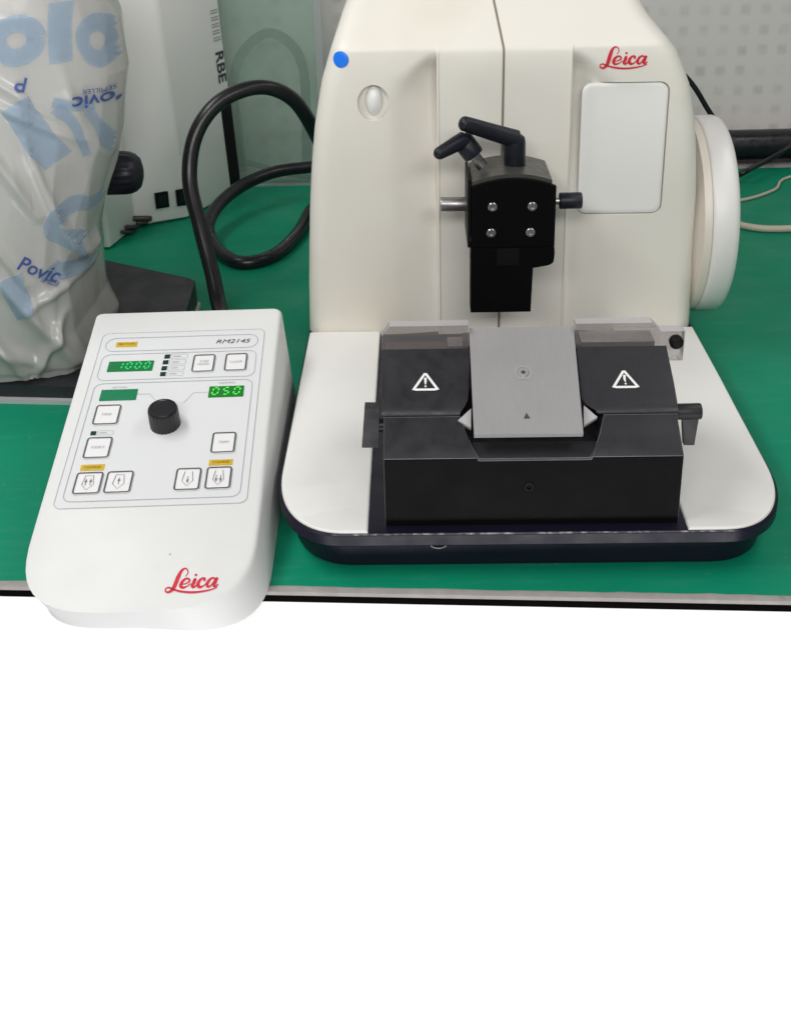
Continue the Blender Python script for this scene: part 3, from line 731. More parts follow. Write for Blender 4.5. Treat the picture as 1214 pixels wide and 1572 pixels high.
# ------------------------------------------------------------------ control unit
UO = Vector((-.209, .79, 0)); UA = R(0.9)
Um = Matrix.Translation(UO) @ Matrix.Rotation(UA, 4, 'Z'); Ui = Um.inverted()
un = thing('control_unit', 'white sloping control unit with black dial, white push buttons and green displays', 'control unit', UO, UA)
TT = math.tan(R(12.6)); Z0 = .0428
def ztop(y): return Z0 + TT * y
Uc = Ui @ CO
pnrm = Vector((0, -TT, 1)).normalized()
def upx(u, v):
    d = Ui.to_3x3() @ ray(u, v); q = Uc + d * ((Vector((0, 0, Z0)) - Uc).dot(pnrm) / d.dot(pnrm)); return q.x, q.y
def onu(x, y, off=.0004): return Vector((x, y, ztop(y))) + pnrm * off
def uout(o0):
    P = []; o = o0
    yb = .2905 + o * .6; hw_b = .0940 + o; hw_f = .0915 + o
    rb = .006
    for a in (0, 30, 60, 90): P.append((hw_b - rb + rb * math.cos(R(a)), yb - rb + rb * math.sin(R(a))))
    for a in (90, 120, 150, 180): P.append((-hw_b + rb + rb * math.cos(R(a)), yb - rb + rb * math.sin(R(a))))
    for t in (.25, .5, .75): P.append((-(hw_b + (hw_f - hw_b) * t), yb + (0.01 - yb) * t))
    yf = -.088 - o * .7; n = 26
    for k in range(n + 1):
        a = R(180 + 180 * k / n); ca, sa = math.cos(a), math.sin(a); e = 0.60
        P.append((hw_f * (1 if ca > 0 else -1) * abs(ca) ** e, .004 + (yf - .004) * abs(sa) ** e * -1 * -1))
    for t in (.75, .5, .25): P.append((hw_b + (hw_f - hw_b) * t, yb + (0.01 - yb) * t))
    if o > .0005:
        P0 = uout(0); P = [(b[0] + (a[0] - b[0]) * k, b[1] + (a[1] - b[1]) * k) for a, b in zip(P, P0) for k in (-1.1 + 2.1 * sstep(.0, .085, b[0]),)]
    return P
bm = bmesh.new(); rings = []
for o, f in ((.0105, None), (.0100, 0), (.0022, -.0045), (.0012, -.0022), (-.0004, -.0006), (-.0026, 0)):
    P = uout(o)
    if f is None: rings.append([(x, y, .0015) for x, y in P])
    elif f == 0 and o > 0: rings.append([(x, y, .006) for x, y in P])
    else: rings.append([(x, y, ztop(y) + f) for x, y in P])
loft(bm, rings, True, True)
shell = obj('shell', bm, 'shell', un, 35)

def ucenter(u, v, w, h):
    """centre and true size on the sloping face of something w x h pixels big at (u,v)"""
    x, y = upx(u, v); x1, _ = upx(u + w / 2, v); x0, _ = upx(u - w / 2, v); _, y1 = upx(u, v - h / 2); _, y0 = upx(u, v + h / 2)
    return x, y, x1 - x0, (y1 - y0) / math.cos(R(12.6))
def plate_bm(x, y, w, h, r, t, off=0.0, bev=0.0):
    b = bmesh.new(); P = rrect(x, y, w, h, r, 5)
    P2 = rrect(x, y, w - 2 * bev, h - 2 * bev, max(r - bev, r * .3), 5)
    loft(b, [[onu(*p, off - .0006) for p in P], [onu(*p, off + t - bev) for p in P], [onu(*p, off + t) for p in P2]]); return b
K = .2965
def zz_(a, b): return 80 + a * K, 470 + b * K
# printed frames
bm = bmesh.new()
def frame_from(tl, tr, bl, br, r, w):
    q = [upx(*zz_(*c)) for c in (tl, tr, bl, br)]
    x0 = (q[0][0] + q[2][0]) / 2; x1 = (q[1][0] + q[3][0]) / 2; y1 = (q[0][1] + q[1][1]) / 2; y0 = (q[2][1] + q[3][1]) / 2
    add_outline(bm, rrect((x0 + x1) / 2, (y0 + y1) / 2, x1 - x0, y1 - y0, r, 7)[::-1], w, lambda x, y: onu(x, y, .0007))
    return x0, x1, y0, y1
fx = frame_from((262, 145), (1108, 118), (8, 1055), (1000, 1018), .007, .0005)
frame_from((285, 168), (1068, 148), (275, 238), (1062, 212), .0095, .0007)
frame_from((258, 256), (1060, 228), (236, 388), (1046, 362), .008, .0006)
frame_from((222, 404), (1040, 380), (52, 1022), (972, 983), .008, .0007)
# leader lines to the displays
for pts in ([(442, 458), (505, 455), (535, 490)], [(808, 447), (733, 450), (680, 503)]):
    add_ribbon(bm, [upx(*zz_(*p)) for p in pts], .0005, lambda x, y: onu(x, y, .0007), 1)
fpl = bmesh.new()
P = rrect((fx[0] + fx[1]) / 2, (fx[2] + fx[3]) / 2, fx[1] - fx[0], fx[3] - fx[2], .007, 7)
loft(fpl, [[onu(*p, -.0005) for p in P], [onu(*p, .0003) for p in P]])
facep = obj('face_plate', fpl, 'face', un, smooth=False)
obj('frame_lines', bm, 'greyprint', facep, smooth=False)
# displays
SEG = {'0': 'abcdef', '1': 'bc', '5': 'afgcd', '8': 'abcdefg'}
def digits(b, s, x, y, w, h):
    n = len(s); cw = w / n; dh = h * .62; dw = cw * .50; t = dh * .15; sl = .16
    pl = lambda px, py: onu(px + (py - y) * sl, py, .0016)
    for i, c in enumerate(s):
        cx = x - w / 2 + cw * (i + .5); L_, Rr, T_, B_ = cx - dw / 2, cx + dw / 2, y + dh / 2, y - dh / 2
        S = {'a': ((L_, T_), (Rr, T_)), 'b': ((Rr, T_), (Rr, y)), 'c': ((Rr, y), (Rr, B_)), 'd': ((L_, B_), (Rr, B_)), 'e': ((L_, y), (L_, B_)), 'f': ((L_, T_), (L_, y)), 'g': ((L_, y), (Rr, y))}
        for k in SEG[c]:
            p, q = S[k]; p, q = Vector(p), Vector(q); d = (q - p).normalized() * t * .7
            add_ribbon(b, [p + d, q - d], t, pl, 1)
for cu, cv, w, h, mm, sm, s in ((407, 313, 232, 50, 'disp_a', 'seg_a', '1000'), (345, 462, 188, 54, 'disp_off', None, ''), (902, 444, 180, 54, 'disp_b', 'seg_b', '050')):
    x, y, W, H = ucenter(*zz_(cu, cv), w * K, h * K)
    d_ = obj('display', plate_bm(x, y, W, H, .0006, .0010), mm, un, smooth=False)
    if s:
        b = bmesh.new(); digits(b, s, x + (.003 if s == '1000' else 0), y, W * (.80 if s == '1000' else .92), H); obj('digits', b, sm, d_, smooth=False)
# push buttons
def legend(b, txt, x, y, size): add_text(b, txt, size, lambda px, py: onu(x + px + py * .12, y + py, .0021))
btn = [(785, 300, 124, 84, 'STEP\nMODE'), (952, 294, 124, 84, 'CLEAR'), (285, 567, 140, 96, 'FEED'), (238, 738, 143, 102, 'INDEX'), (888, 711, 134, 100, 'TRIM'),
       (187, 922, 150, 106, 'UU'), (346, 916, 148, 106, 'U'), (703, 901, 142, 108, 'D'), (862, 894, 142, 108, 'DD')]
for cu, cv, w, h, t in btn:
    x, y, W, H = ucenter(*zz_(cu, cv), (w - 14) * K, h * K)
    bo = obj('push_button', plate_bm(x, y, W, H, .0022, .0013, 0, .0004), 'button', un, 40)
    b = bmesh.new(); add_outline(b, rrect(x, y, W - .0008, H - .0008, .0022, 5)[::-1], .0014, lambda px, py: onu(px, py, .0018)); obj('button_rim', b, mat('rim_print', (.075, .078, .09), .45), bo, smooth=False)
    b = bmesh.new(); pl2 = lambda px, py: onu(x + px, y + py, .0019)
    if t[0] in 'UD' and t not in ('DEX',) and len(t) < 3:
        hh = H * .34; ww = W * .20
        penta = [(-ww * .75, hh), (-ww * 1.1, -hh * .25), (0, -hh), (ww * 1.1, -hh * .25), (ww * .75, hh)]
        add_ribbon(b, penta + ([(-ww * .75, hh)] if t[0] == 'U' else []), .0005, pl2, 1)
        for k in ([0] if len(t) == 1 else [-.45, .45]):
            cx = k * ww; sg = 1 if t[0] == 'U' else -1
            add_ribbon(b, [(cx, -sg * hh * .35), (cx, sg * hh * .25)], .0006, pl2, 1)
            add_poly(b, [(cx - .0013, sg * hh * .12), (cx + .0013, sg * hh * .12), (cx, sg * hh * .6)], pl2)
    else: legend(b, t, x, y, .0042)
    obj('button_legend', b, 'greyprint' if len(t) > 2 else mat('icon_print', (.2, .2, .22), .5), bo, smooth=False)
# yellow legends
for cu, cv, w, h, t in ((387, 200, 108, 24, 'SECTION'), (210, 838, 122, 30, 'COARSE'), (874, 811, 122, 28, 'COARSE')):
    x, y, W, H = ucenter(*zz_(cu, cv), w * K, h * K)
    yo = obj('yellow_legend', plate_bm(x, y, W, H, .0005, .0005, .0003), 'yellow', un, smooth=False)
    b = bmesh.new(); add_text(b, t, .0040, lambda px, py: onu(x + px, y + py, .0012)); obj('legend_text', b, mat('legend_ink', (.20, .13, .01), .5), yo, smooth=False)
# indicator lights and their pale legends
for cu, cv in ((597, 262), (588, 292), (581, 323), (574, 353), (214, 660)):
    x, y, W, H = ucenter(*zz_(cu, cv), 28 * K, 20 * K)
    lo = obj('indicator_light', plate_bm(x, y, W, H, .0003, .0007), 'led', un, smooth=False)
    b = bmesh.new(); x2, y2, W2, H2 = ucenter(*zz_(cu + 62, cv - 2), 84 * K, 21 * K)
    add_outline(b, rrect(x2, y2, W2, H2, .0012, 4)[::-1], .00035, lambda px, py: onu(px, py, .0008))
    add_ribbon(b, [(x2 - W2 * .35, y2), (x2 + W2 * .1, y2)], .0009, lambda px, py: onu(px, py, .0008), 1)
    obj('light_legend', b, 'greyprint', lo, smooth=False)
for (cu, cv, t) in ((352, 423, 'SECTION'), (905, 399, 'TRIMMING')):
    b = bmesh.new(); x, y = upx(*zz_(cu, cv)); add_text(b, t, .0034, lambda px, py: onu(x + px, y + py, .0008))
    obj('display_caption', b, 'greyprint', un, smooth=False)
b = bmesh.new(); x, y = upx(357, 524.5); add_text(b, 'RM2145', .0085, lambda px, py: onu(x + px, y + py, .0008), .28, 0.0, 1.18); obj('model_lettering', b, 'darkprint', un, smooth=False)
b = bmesh.new(); x, y = upx(296, 891); add_logo(b, .0405, lambda px, py: onu(x + px, y + py * 1.35, .0005)); obj('logo', b, 'red', un, smooth=False)
# dial
x, y = upx(254, 652); b = bmesh.new(); c = onu(x, y, .0); kh, kr = .0205, .0138; n = 96
rings = []
ux, uy = Vector((1, 0, 0)), Vector((0, 1, TT)).normalized()
for h, r, fl in ((-.0005, kr * 1.0, 1), (.002, kr * 1.0, 1), (kh * .86, kr * .985, 1), (kh * .96, kr * .95, .5), (kh, kr * .89, 0), (kh, kr * .80, 0), (kh - .0006, kr * .76, 0), (kh - .0008, kr * .1, 0)):
    rings.append([c + pnrm * h + (ux * math.cos(2*math.pi*k/n) + uy * math.sin(2*math.pi*k/n)) * (r - (.0005 * fl if k % 4 < 2 else 0)) for k in range(n)])
loft(b, rings); obj('dial', b, 'knob', un, 40)
b = bmesh.new(); x, y = upx(261, 851); add_rod(b, onu(x, y, -.001), onu(x, y, .0004), [(0, .001), (1, .0008)], 10); obj('scuff', b, 'greyprint', un)

# ------------------------------------------------------------------ microscope under the bag
ms = thing('microscope', 'black flat microscope base with dark focus knob, mostly hidden under the printed bag', 'microscope', (-.42, 1.25, 0))
mo_ = Vector((-.42, 1.25, 0))
fp = [(-.640, 1.118), (-.262, 1.080), (-.250, 1.105), (-.253, 1.342), (-.262, 1.352), (-.46, 1.470), (-.64, 1.47)]
def slabz(y): return .0185 + (.0365 - .0185) * max(0, min(1, (y - 1.10) / .2))
bm = bmesh.new(); loft(bm, [[Vector((x, y, .0052)) - mo_ for x, y in fp], [Vector((x, y, slabz(y))) - mo_ for x, y in fp]]); bevel(bm, .002, 2, ang=40)
sb = obj('base', bm, 'slab', ms, 35)
bm = bmesh.new(); fp2 = [(-.644, 1.112), (-.260, 1.074), (-.247, 1.103), (-.2495, 1.345), (-.26, 1.356), (-.46, 1.474), (-.644, 1.474)]
loft(bm, [[Vector((x, y, 0)) - mo_ for x, y in fp2], [Vector((x, y, .005)) - mo_ for x, y in fp2]]); obj('base_plinth', bm, 'slabedge', ms, 35)
bm = boxbm(Vector((-.56, 1.22, .036)) - mo_, Vector((-.42, 1.335, .38)) - mo_, .02, 4); obj('column', bm, 'slabedge', ms)
bm = boxbm(Vector((-.54, 1.15, .026)) - mo_, Vector((-.43, 1.24, .045)) - mo_, .006, 3); obj('light_well', bm, 'slab', ms)
bm = boxbm(Vector((-.56, 1.16, .12)) - mo_, Vector((-.40, 1.26, .135)) - mo_, .004, 2); obj('stage', bm, 'slab', ms)
k0, k1 = ony(150, 268, 1.31), ony(218, 264, 1.31)
bm = bmesh.new(); L = (k1 - k0).length
add_rod(bm, Vector((-.43, 1.31, k0.z)) - mo_, Vector((-.36, 1.31, k0.z)) - mo_, [(0, .012), (1, .012)], 20)
n = 72; kd = Vector((1, 0, 0)); rings = []
for t, r, fl in ((0, .024, 0), (.05, .0258, 1), (.62, .0258, 1), (.74, .0250, 1), (.86, .0225, .4), (.95, .018, 0), (1, .010, 0)):
    rings.append([Vector((k0.x + L * t, 1.31, k1.z)) - mo_ + Vector((0, math.cos(2*math.pi*k/n), math.sin(2*math.pi*k/n))) * (r - (.0009 * fl if k % 4 < 2 else 0)) for k in range(n)])
loft(bm, rings); obj('focus_knob', bm, 'lever', ms, 40)

# ------------------------------------------------------------------ printed plastic bag
BX, BY = -.47, 1.235
def ref(u): return 1.108 + .080 * sstep(85, 195, u)
SIL = [(.022, .128), (.035, .131), (.0645, .124), (.1355, .129), (.203, .149), (.268, .170), (.330, .185), (.386, .184), (.43, .170), (.47, .125), (.50, .07), (.515, .02)]
FOLDS = [(.02, .36, .10, .20, .009, .008), (.01, .40, .13, .30, .006, .006), (.04, .16, .12, .03, .010, .009), (.02, .12, .07, .02, .008, .007), (.06, .33, .15, .27, .006, .006), (.10, .28, .13, .12, .007, .006), (.11, .09, .08, .025, .007, .006), (.03, .22, .08, .13, .006, .007), (.12, .20, .14, .05, .005, .008), (.05, .28, .02, .18, .004, .008), (.14, .36, .16, .24, .004, .007), (.08, .10, .13, .12, .004, .008), (-.02, .09, .09, .035, .006, .010)]
def bagp(th, z):
    rx = lut(SIL, z) if z > .022 else SIL[0][1]
    ry = (.140 - .012 * sstep(.02, .25, z)) * (lut(SIL, z) / .18 if z > .40 else 1) * (1 if z > .03 else .985)
    c, s = math.cos(th), math.sin(th); e = .42 + .28 * sstep(.03, .30, z)
    if s > 0: e = .85
    x = rx * (1 if c > 0 else -1) * abs(c) ** e; y = ry * (1 if s > 0 else -1) * abs(s) ** e
    p = Vector((x, y, 0))
    q = Vector((c * 2.4, s * 2.4, z * 7))
    d = .007 * noise.noise(q * .7 + Vector((4, 0, 0)))
    # long slanting folds from film pulled over the instrument
    for fx_, ang, ph, amp in ((4.0, .5, 0.3, .0034), (7.5, -.25, 1.7, .0020), (12., .45, .9, .0012), (19., .15, .2, .0006)):
        a = fx_ * (th * .5 + z * 4.2 * ang) + ph + 1.6 * noise.noise(q * .8 + Vector((fx_, 1, 2)))
        d += amp * (abs(math.sin(a)) * -1.6 + 1)
    if s < 0:
        for xa, za, xb, zb, am, wd in FOLDS:
            t = max(0, min(1, ((x - xa) * (xb - xa) + (z - za) * (zb - za)) / ((xb - xa) ** 2 + (zb - za) ** 2)))
            r_ = ((x - xa) * (zb - za) - (z - za) * (xb - xa)) / math.hypot(xb - xa, zb - za); e_ = math.hypot(x - xa - t * (xb - xa), z - za - t * (zb - za))
            d += am * math.exp(-(e_ / wd) ** 2) * (1 - .8 * math.tanh(r_ / wd * 2)) * math.sin(math.pi * min(1, .15 + .7 * t))
    d *= .55 + .45 * sstep(.4, .06, z) if abs(c) > .5 else 1
    n_ = p.normalized()
    return Vector((BX, BY, z)) + p + n_ * d
bm = bmesh.new(); NT, NZ = 380, 230; rings = []
for j in range(NZ + 1):
    z = .0225 + (.515 - .0225) * j / NZ
    rings.append([bagp(2 * math.pi * i / NT, z + (.006 * noise.noise(Vector((i * .058, 2, 0))) if j == 0 else 0)) for i in range(NT)])
loft(bm, rings, False, True)
bmesh.ops.recalc_face_normals(bm, faces=bm.faces[:])
tree = BVHTree.FromBMesh(bm)
bag = obj('plastic_bag', bm, 'bag', None, 180, recalc=False)
tag(bag, 'crumpled translucent white plastic bag with blue print, pulled over the microscope', 'plastic bag')
def lay_on_bag(name, t, key, off):
    """drape flat faces (x, z from the front) over the film"""
    b = bmesh.new(); mp = {}
    bmesh.ops.triangulate(t, faces=t.faces[:])
    for _ in range(7):
        le = [e for e in t.edges if e.calc_length() > .004]
        if not le: break
        bmesh.ops.subdivide_edges(t, edges=le, cuts=1); bmesh.ops.triangulate(t, faces=[f for f in t.faces if len(f.verts) > 3])
    for vv in t.verts:
        h = tree.ray_cast(Vector((vv.co.x, .8, vv.co.z)), Vector((0, 1, 0)))
        if h[0] is not None and h[0].y < 1.31:
            nn = h[1] if h[1].y < 0 else -h[1]
            mp[vv] = b.verts.new(h[0] + Vector((nn.x * .5, -1, 0)).normalized() * off)
    for f in t.faces:
        if all(q in mp for q in f.verts):
            try: b.faces.new([mp[q] for q in f.verts])
            except ValueError: pass
    t.free()
    b.normal_update()
    bmesh.ops.reverse_faces(b, faces=[f for f in b.faces if f.normal.y > 0])
    obj(name, b, key, bag, 180, recalc=False)
def film_text(txt, u, v, hpx, rot, xs, bold):
    c = ony(u, v, ref(u)); size = hpx / FPX * 1.24 * 1.35
    vs, fs = text_faces(txt, size, 0, bold * size, xs)
    t = bmesh.new(); cr, sr = math.cos(R(rot)), math.sin(R(rot))
    V = [t.verts.new((c.x + (a * cr - bb * sr) * (.93 if u > 100 else 1), 0, c.z + a * sr + bb * cr)) for a, bb in vs]
    for f in fs:
        try: t.faces.new([V[i] for i in f])
        except ValueError: pass
    lay_on_bag('dark_print', t, 'bagprint_dark', .0028)
def film_stroke(pts, w, closed=False):
    k = 1.24 / FPX
    def place(x, y): p = ony(x, y, ref(x)); return Vector((p.x, 0, p.z))
    t = bmesh.new(); add_ribbon(t, pts, w, place, 5); lay_on_bag('pale_print', t, 'bagprint_pale', .0022)
def ringpts(cx, cy, rx, ry, a0=0, a1=360): return [(cx + rx * math.cos(R(a)), cy + ry * math.sin(R(a))) for a in range(a0, a1 + 1, 30)]
film_stroke(ringpts(20, 64, 28, 26), 27)
film_stroke([(78, 10), (79, 60), (82, 103)], 32)
film_stroke(ringpts(142, 66, 27, 27), 26)
film_stroke([(176, 8), (178, 40), (180, 90)], 22)
film_stroke([(20, 160), (46, 205), (78, 256)], 42)
film_stroke([(76, 172), (104, 205), (122, 250)], 18)
film_stroke([(72, 164), (105, 172), (138, 166)], 15)
film_stroke([(126, 176), (150, 204), (168, 246)], 20)
film_stroke([(190, 150), (188, 200), (180, 240)], 18)
film_stroke([(133, 336), (108, 328), (84, 338), (74, 360), (92, 378), (116, 390), (124, 408), (108, 428), (78, 424), (70, 416)], 25)
film_stroke([(172, 334), (150, 344), (142, 370), (143, 396), (152, 420), (172, 428)], 21)
film_stroke([(20, 420), (30, 450), (44, 480)], 30)
for a in (('Povic', 147, 156, 21, 171, 1.0, .014), ('SEMILLER', 146, 141, 7.5, 171, .9, 0), ('Povic', 57, 418, 20, -38, 1.0, .014), ('SEMILLER', 72, 438, 6.5, -38, .7, 0), ('P', 29, 130, 21, 160, 1.0, .012)): film_text(*a)

# ------------------------------------------------------------------ white cabinet behind the bag
cb = thing('instrument_cabinet', 'tall white instrument cabinet with black corner stripe and two square switches behind the bag', 'cabinet', (-.45, 1.72, 0))
co_ = Vector((-.45, 1.72, 0))
foot = [(-.4134, 1.5652), (-.394, 1.6585), (-.3209, 1.6962), (-.2538, 1.8399), (-.30, 1.885), (-.60, 1.885), (-.66, 1.80), (-.60, 1.58)]
def cab(i, z):
    x, y = foot[i]; k = z / .55
    return Vector((x + (-.022 * k if i in (2, 3, 4) else 0), y, z))
bm = bmesh.new(); rings = []
for z in (.003, .006, .28, .545, .55): rings.append([cab(i, z) - co_ + (Vector((-.002, .002, 0)) if z in (.003, .55) else Vector()) for i in range(8)])
loft(bm, rings)
body = obj('body', bm, 'cabinet', cb, 15)
bmm = bmesh.new(); bmm.from_mesh(body.data)
bevel(bmm, .006, 3, edges=[e for e in bmm.edges if abs((e.verts[0].co - e.verts[1].co).normalized().z) > .8 and e.calc_face_angle(0) > R(15)]); bmm.to_mesh(body.data); bmm.free(); body.data.shade_smooth(); body.data.set_sharp_from_angle(angle=R(40))
def facepl(i, j):
    a, b = cab(i, 0), cab(j, 0); t = cab(j, .55)
    dx = (b - a).normalized(); n = dx.cross(Vector((0, 0, 1))).normalized()
    if n.y > 0: n = -n
    return a, dx, n
a, dx, n = facepl(1, 2)
for (u0, v0, u1, v1) in ((238, 294, 258, 318), (270, 289, 291, 314)):
    p = onplane((u0 + u1) / 2, (v0 + v1) / 2, a, n); w = (u1 - u0) / FPX * 1.78; h = (v1 - v0) / FPX * 1.78
    b = bmesh.new(); Q = [(-w/2, -h/2), (w/2, -h/2), (w/2, h/2), (-w/2, h/2)]
    loft(b, [[p + dx * q[0] + Vector((0, 0, q[1])) + n * -.003 - co_ for q in Q], [p + dx * q[0] + Vector((0, 0, q[1])) + n * .004 - co_ for q in Q]]); bevel(b, .0012, 2)
    sw = obj('rocker_switch', b, 'black', cb)
    b = bmesh.new(); Q = [(-w*.32, -h*.34), (w*.32, -h*.34), (w*.32, h*.34), (-w*.32, h*.34)]
    loft(b, [[p + dx * q[0] + Vector((0, 0, q[1])) + n * .003 - co_ for q in Q], [p + dx * q[0] + Vector((0, 0, q[1])) + n * (.005 + (.003 if q[1] > 0 else 0)) - co_ for q in Q]]); obj('rocker', b, 'lever', sw)
# dark latches low on the front corner
for (u0, v0, u1, v1, dd) in ((201, 330, 231, 337, .010), (208, 338, 226, 343, .007), (190, 345, 205, 351, .010), (184, 353, 203, 358, .007)):
    fa = facepl(1, 2) if u0 > 195 else facepl(0, 1)
    p0 = onplane(u0, (v0 + v1) / 2, fa[0], fa[2]); p1 = onplane(u1, (v0 + v1) / 2, fa[0], fa[2]); h = (v1 - v0) / FPX * 1.78
    b = bmesh.new(); add_rod(b, p0 + fa[2] * dd * .5 - co_, p1 + fa[2] * dd * .5 - co_, rodprof(h * .62, (p1 - p0).length, .0008), 12); obj('latch', b, 'greytop', cb)
# stripe + lettering on the right-hand face
a, dx, n = facepl(2, 3); n = Vector((dx.y, -dx.x, 0)); nn = (cab(3, .55) - cab(3, 0)).normalized(); n = dx.cross(nn).normalized(); n = n if n.y < 0 else -n
W_ = (cab(3, 0) - cab(2, 0)).length
def onface(t, z, off): q = cab(2, z).lerp(cab(3, z), t); return q + n * off - co_
b = bmesh.new(); ztp = (onplane(340, 141, cab(2, 0), n)).z
Q = [(.80, .012), (.985, .006), (.985, ztp), (.80, ztp)]
loft(b, [[onface(t, z, -.001) for t, z in Q], [onface(t, z, .0010) for t, z in Q]]); obj('corner_stripe', b, 'black', cb, smooth=False)
b = bmesh.new(); add_text(b, 'RBE', .036, lambda px, py: onface(.885 + py / W_ * .85, ztp + .040 - px * .85, .0009), 0, .0009, 1.0); obj('lettering', b, 'darkprint', cb, smooth=False)
b = bmesh.new()
for k in range(5):
    z = ztp + .082 + k * .0105
    for dz in (0, .004): add_ribbon(b, [(.82, z + dz), (.95, z + dz)], .0022, lambda t, zz2: onface(t, zz2, .0009), 1)
obj('faded_lettering', b, 'greyprint', cb, smooth=False)

# ------------------------------------------------------------------ glass cover and arch behind
gl = thing('glass_cover', 'greenish glass panel with a rounded grey arch standing before the wall', 'glass panel', (-.2, 1.866, 0))
go = Vector((-.2, 1.866, 0))
bm = bmesh.new(); add_box(bm, Vector((-.36, 1.862, .0015)) - go, Vector((-.1195, 1.868, .45)) - go); obj('pane', bm, 'glass', gl, smooth=False)
bm = bmesh.new(); add_box(bm, Vector((-.1193, 1.858, .0015)) - go, Vector((-.1080, 1.872, .45)) - go); add_box(bm, Vector((-.36, 1.8605, 0)) - go, Vector((-.1193, 1.8695, .003)) - go); obj('edge_strip', bm, 'glassedge', gl, smooth=False)
AP = [ony(*p, 1.885) for p in ((372, 262), (366, 200), (358, 140), (366, 92), (388, 62), (412, 50), (436, 58), (458, 82), (468, 120), (470, 180), (471, 262))]
AP = [q for q in AP]
bm = bmesh.new(); S = spline(AP, 8)
wA = .0078
rings = []
for i, p in enumerate(S):
    d = (S[min(i+1, len(S)-1)] - S[max(i-1, 0)]).normalized(); nn = Vector((-d.z, 0, d.x))
    rings.append([p + nn * wA - go + Vector((0, -.004, 0)), p - nn * wA - go + Vector((0, -.004, 0)), p - nn * wA - go + Vector((0, .004, 0)), p + nn * wA - go + Vector((0, .004, 0))])
loft(bm, rings); obj('arch', bm, 'seal', gl, 40)

# ------------------------------------------------------------------ cables and pipe
bm = bmesh.new()
pts = [(-.19, 1.20, .0087), ony(338, 476, 1.29), ony(326, 420, 1.33), ony(308, 350, 1.36), ony(291, 275, 1.39), ony(301, 205, 1.41), ony(338, 155, 1.43), ony(396, 133, 1.45), ony(446, 149, 1.47), ony(480, 196, 1.50), ony(508, 262, 1.56), ony(505, 305, 1.66),
       onz(478, 322, .0087), onz(458, 357, .0087), onz(420, 392, .0087), onz(370, 403, .0087), onz(334, 387, .0087) + Vector((0, 0, .004)), ony(319, 350, 1.575), ony(334, 316, 1.64), ony(371, 285, 1.70), ony(420, 264, 1.74), ony(474, 256, 1.76), ony(540, 250, 1.78), (0.06, 1.80, .009)]
add_tube(bm, pts, .0098, 18, 8); tag(obj('power_cable', bm, 'cable', None, 60), 'thick black cable coiled in a big upright loop left of the microtome', 'cable')
bm = bmesh.new(); add_tube(bm, [(-.33, 1.885, .012), ony(370, 251, 1.885), ony(400, 254, 1.885), ony(440, 266, 1.882), ony(476, 270, 1.88), (-.06, 1.884, .004), (.02, 1.884, .004)], .0048, 10, 6)
tag(obj('blue_cable', bm, 'bluecable', None, 60), 'thin dark blue cable behind the greenish glass', 'cable')
bm = bmesh.new(); add_tube(bm, [(.15, 1.925, .034), (.5, 1.925, .034), (.9, 1.925, .034), (1.6, 1.925, .034)], .0265, 28, 3)
tag(obj('black_pipe', bm, 'pipe', None, 60), 'thick black horizontal pipe along the wall behind the handwheel', 'pipe')
bm = bmesh.new(); add_tube(bm, [ony(1030, 95, 1.80), ony(1062, 128, 1.80), ony(1085, 165, 1.80), ony(1108, 205, 1.80), ony(1120, 262, 1.80), (.5, 1.79, .006), (.42, 1.78, .006)], .0042, 12, 6)
tag(obj('hanging_cable', bm, 'cable', None, 60), 'black cable slanting down the wall just above the handwheel', 'cable')
bm = bmesh.new(); add_tube(bm, [(.50, 1.74, .006), onz(1120, 276, .006), ony(1142, 264, 1.80), ony(1165, 252, 1.84), ony(1190, 239, 1.865), ony(1230, 215, 1.88), ony(1300, 180, 1.90)], .0046, 12, 6)
tag(obj('black_lead', bm, 'cable', None, 60), 'black lead rising off the bench below the black pipe at right', 'cable')
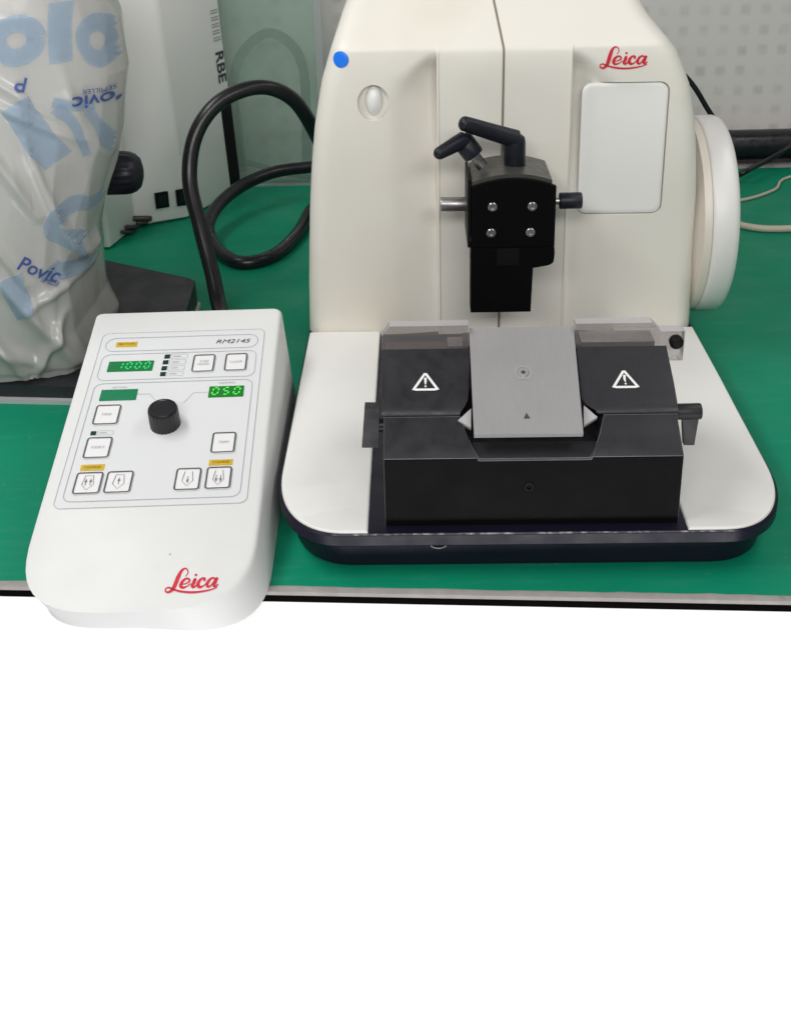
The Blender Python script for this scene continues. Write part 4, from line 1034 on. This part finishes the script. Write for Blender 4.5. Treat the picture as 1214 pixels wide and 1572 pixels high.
bm = bmesh.new(); add_tube(bm, [(.45, 1.62, .0026), onz(1115, 311, .0026), onz(1142, 306, .0026), onz(1165, 300, .0026), onz(1190, 290, .0026), onz(1230, 268, .0026), (.95, 1.86, .0026)], .0025, 10, 6)
tag(obj('thin_pale_cable', bm, 'whitecable', None, 60), 'thin pale cable curving over the green bench, farther of two right of the handwheel', 'cable')
bm = bmesh.new(); add_tube(bm, [(.42, 1.56, .0052), onz(1115, 340, .0052), onz(1140, 346, .0052), onz(1165, 350, .0052), onz(1190, 351, .0052), onz(1240, 349, .0052), (.9, 1.60, .0052)], .0052, 12, 6)
tag(obj('thick_pale_cable', bm, 'whitecable', None, 60), 'thicker pale beige cable on the green bench, nearer of two right of the handwheel', 'cable')

# ------------------------------------------------------------------ light
w = bpy.data.worlds.new('World'); scene.world = w; w.use_nodes = True
bg = w.node_tree.nodes['Background']; bg.inputs['Color'].default_value = (0.97, 0.985, 1.0, 1); bg.inputs['Strength'].default_value = 0.13
def area(name, loc, target, sx, sy, power, color=(1, 0.98, 0.95)):
    l = bpy.data.lights.new(name, 'AREA'); l.shape = 'RECTANGLE'; l.size = sx; l.size_y = sy; l.energy = power; l.color = color
    o = bpy.data.objects.new(name, l); col.objects.link(o); o.location = loc
    o.rotation_euler = (Vector(target) - Vector(loc)).to_track_quat('-Z', 'Y').to_euler(); return o
area('ceiling_lamp', (-.75, .85, 1.30), (-.10, .95, 0), 1.1, .25, 11)
area('ceiling_lamp', (.80, .85, 1.35), (.35, .95, 0), 1.1, .25, 5)
area('room_lamp', (.0, -1.3, 1.5), (.05, 1.3, .1), 2.0, .4, 40)
area('bench_front_fill', (0, -.25, -.62), (0, .75, -.28), 1.8, .3, 11, (1, 1, 1))  # added fill with no real fixture behind it, whitens the bench front

scene.render.engine = 'CYCLES'
scene.view_settings.view_transform = 'Standard'; scene.view_settings.look = 'None'
scene.view_settings.exposure = 0; scene.view_settings.gamma = 1; scene.view_settings.use_curve_mapping = False
scene.cycles.transparent_max_bounces = 16
scene.render.resolution_x = 790; scene.render.resolution_y = 1024
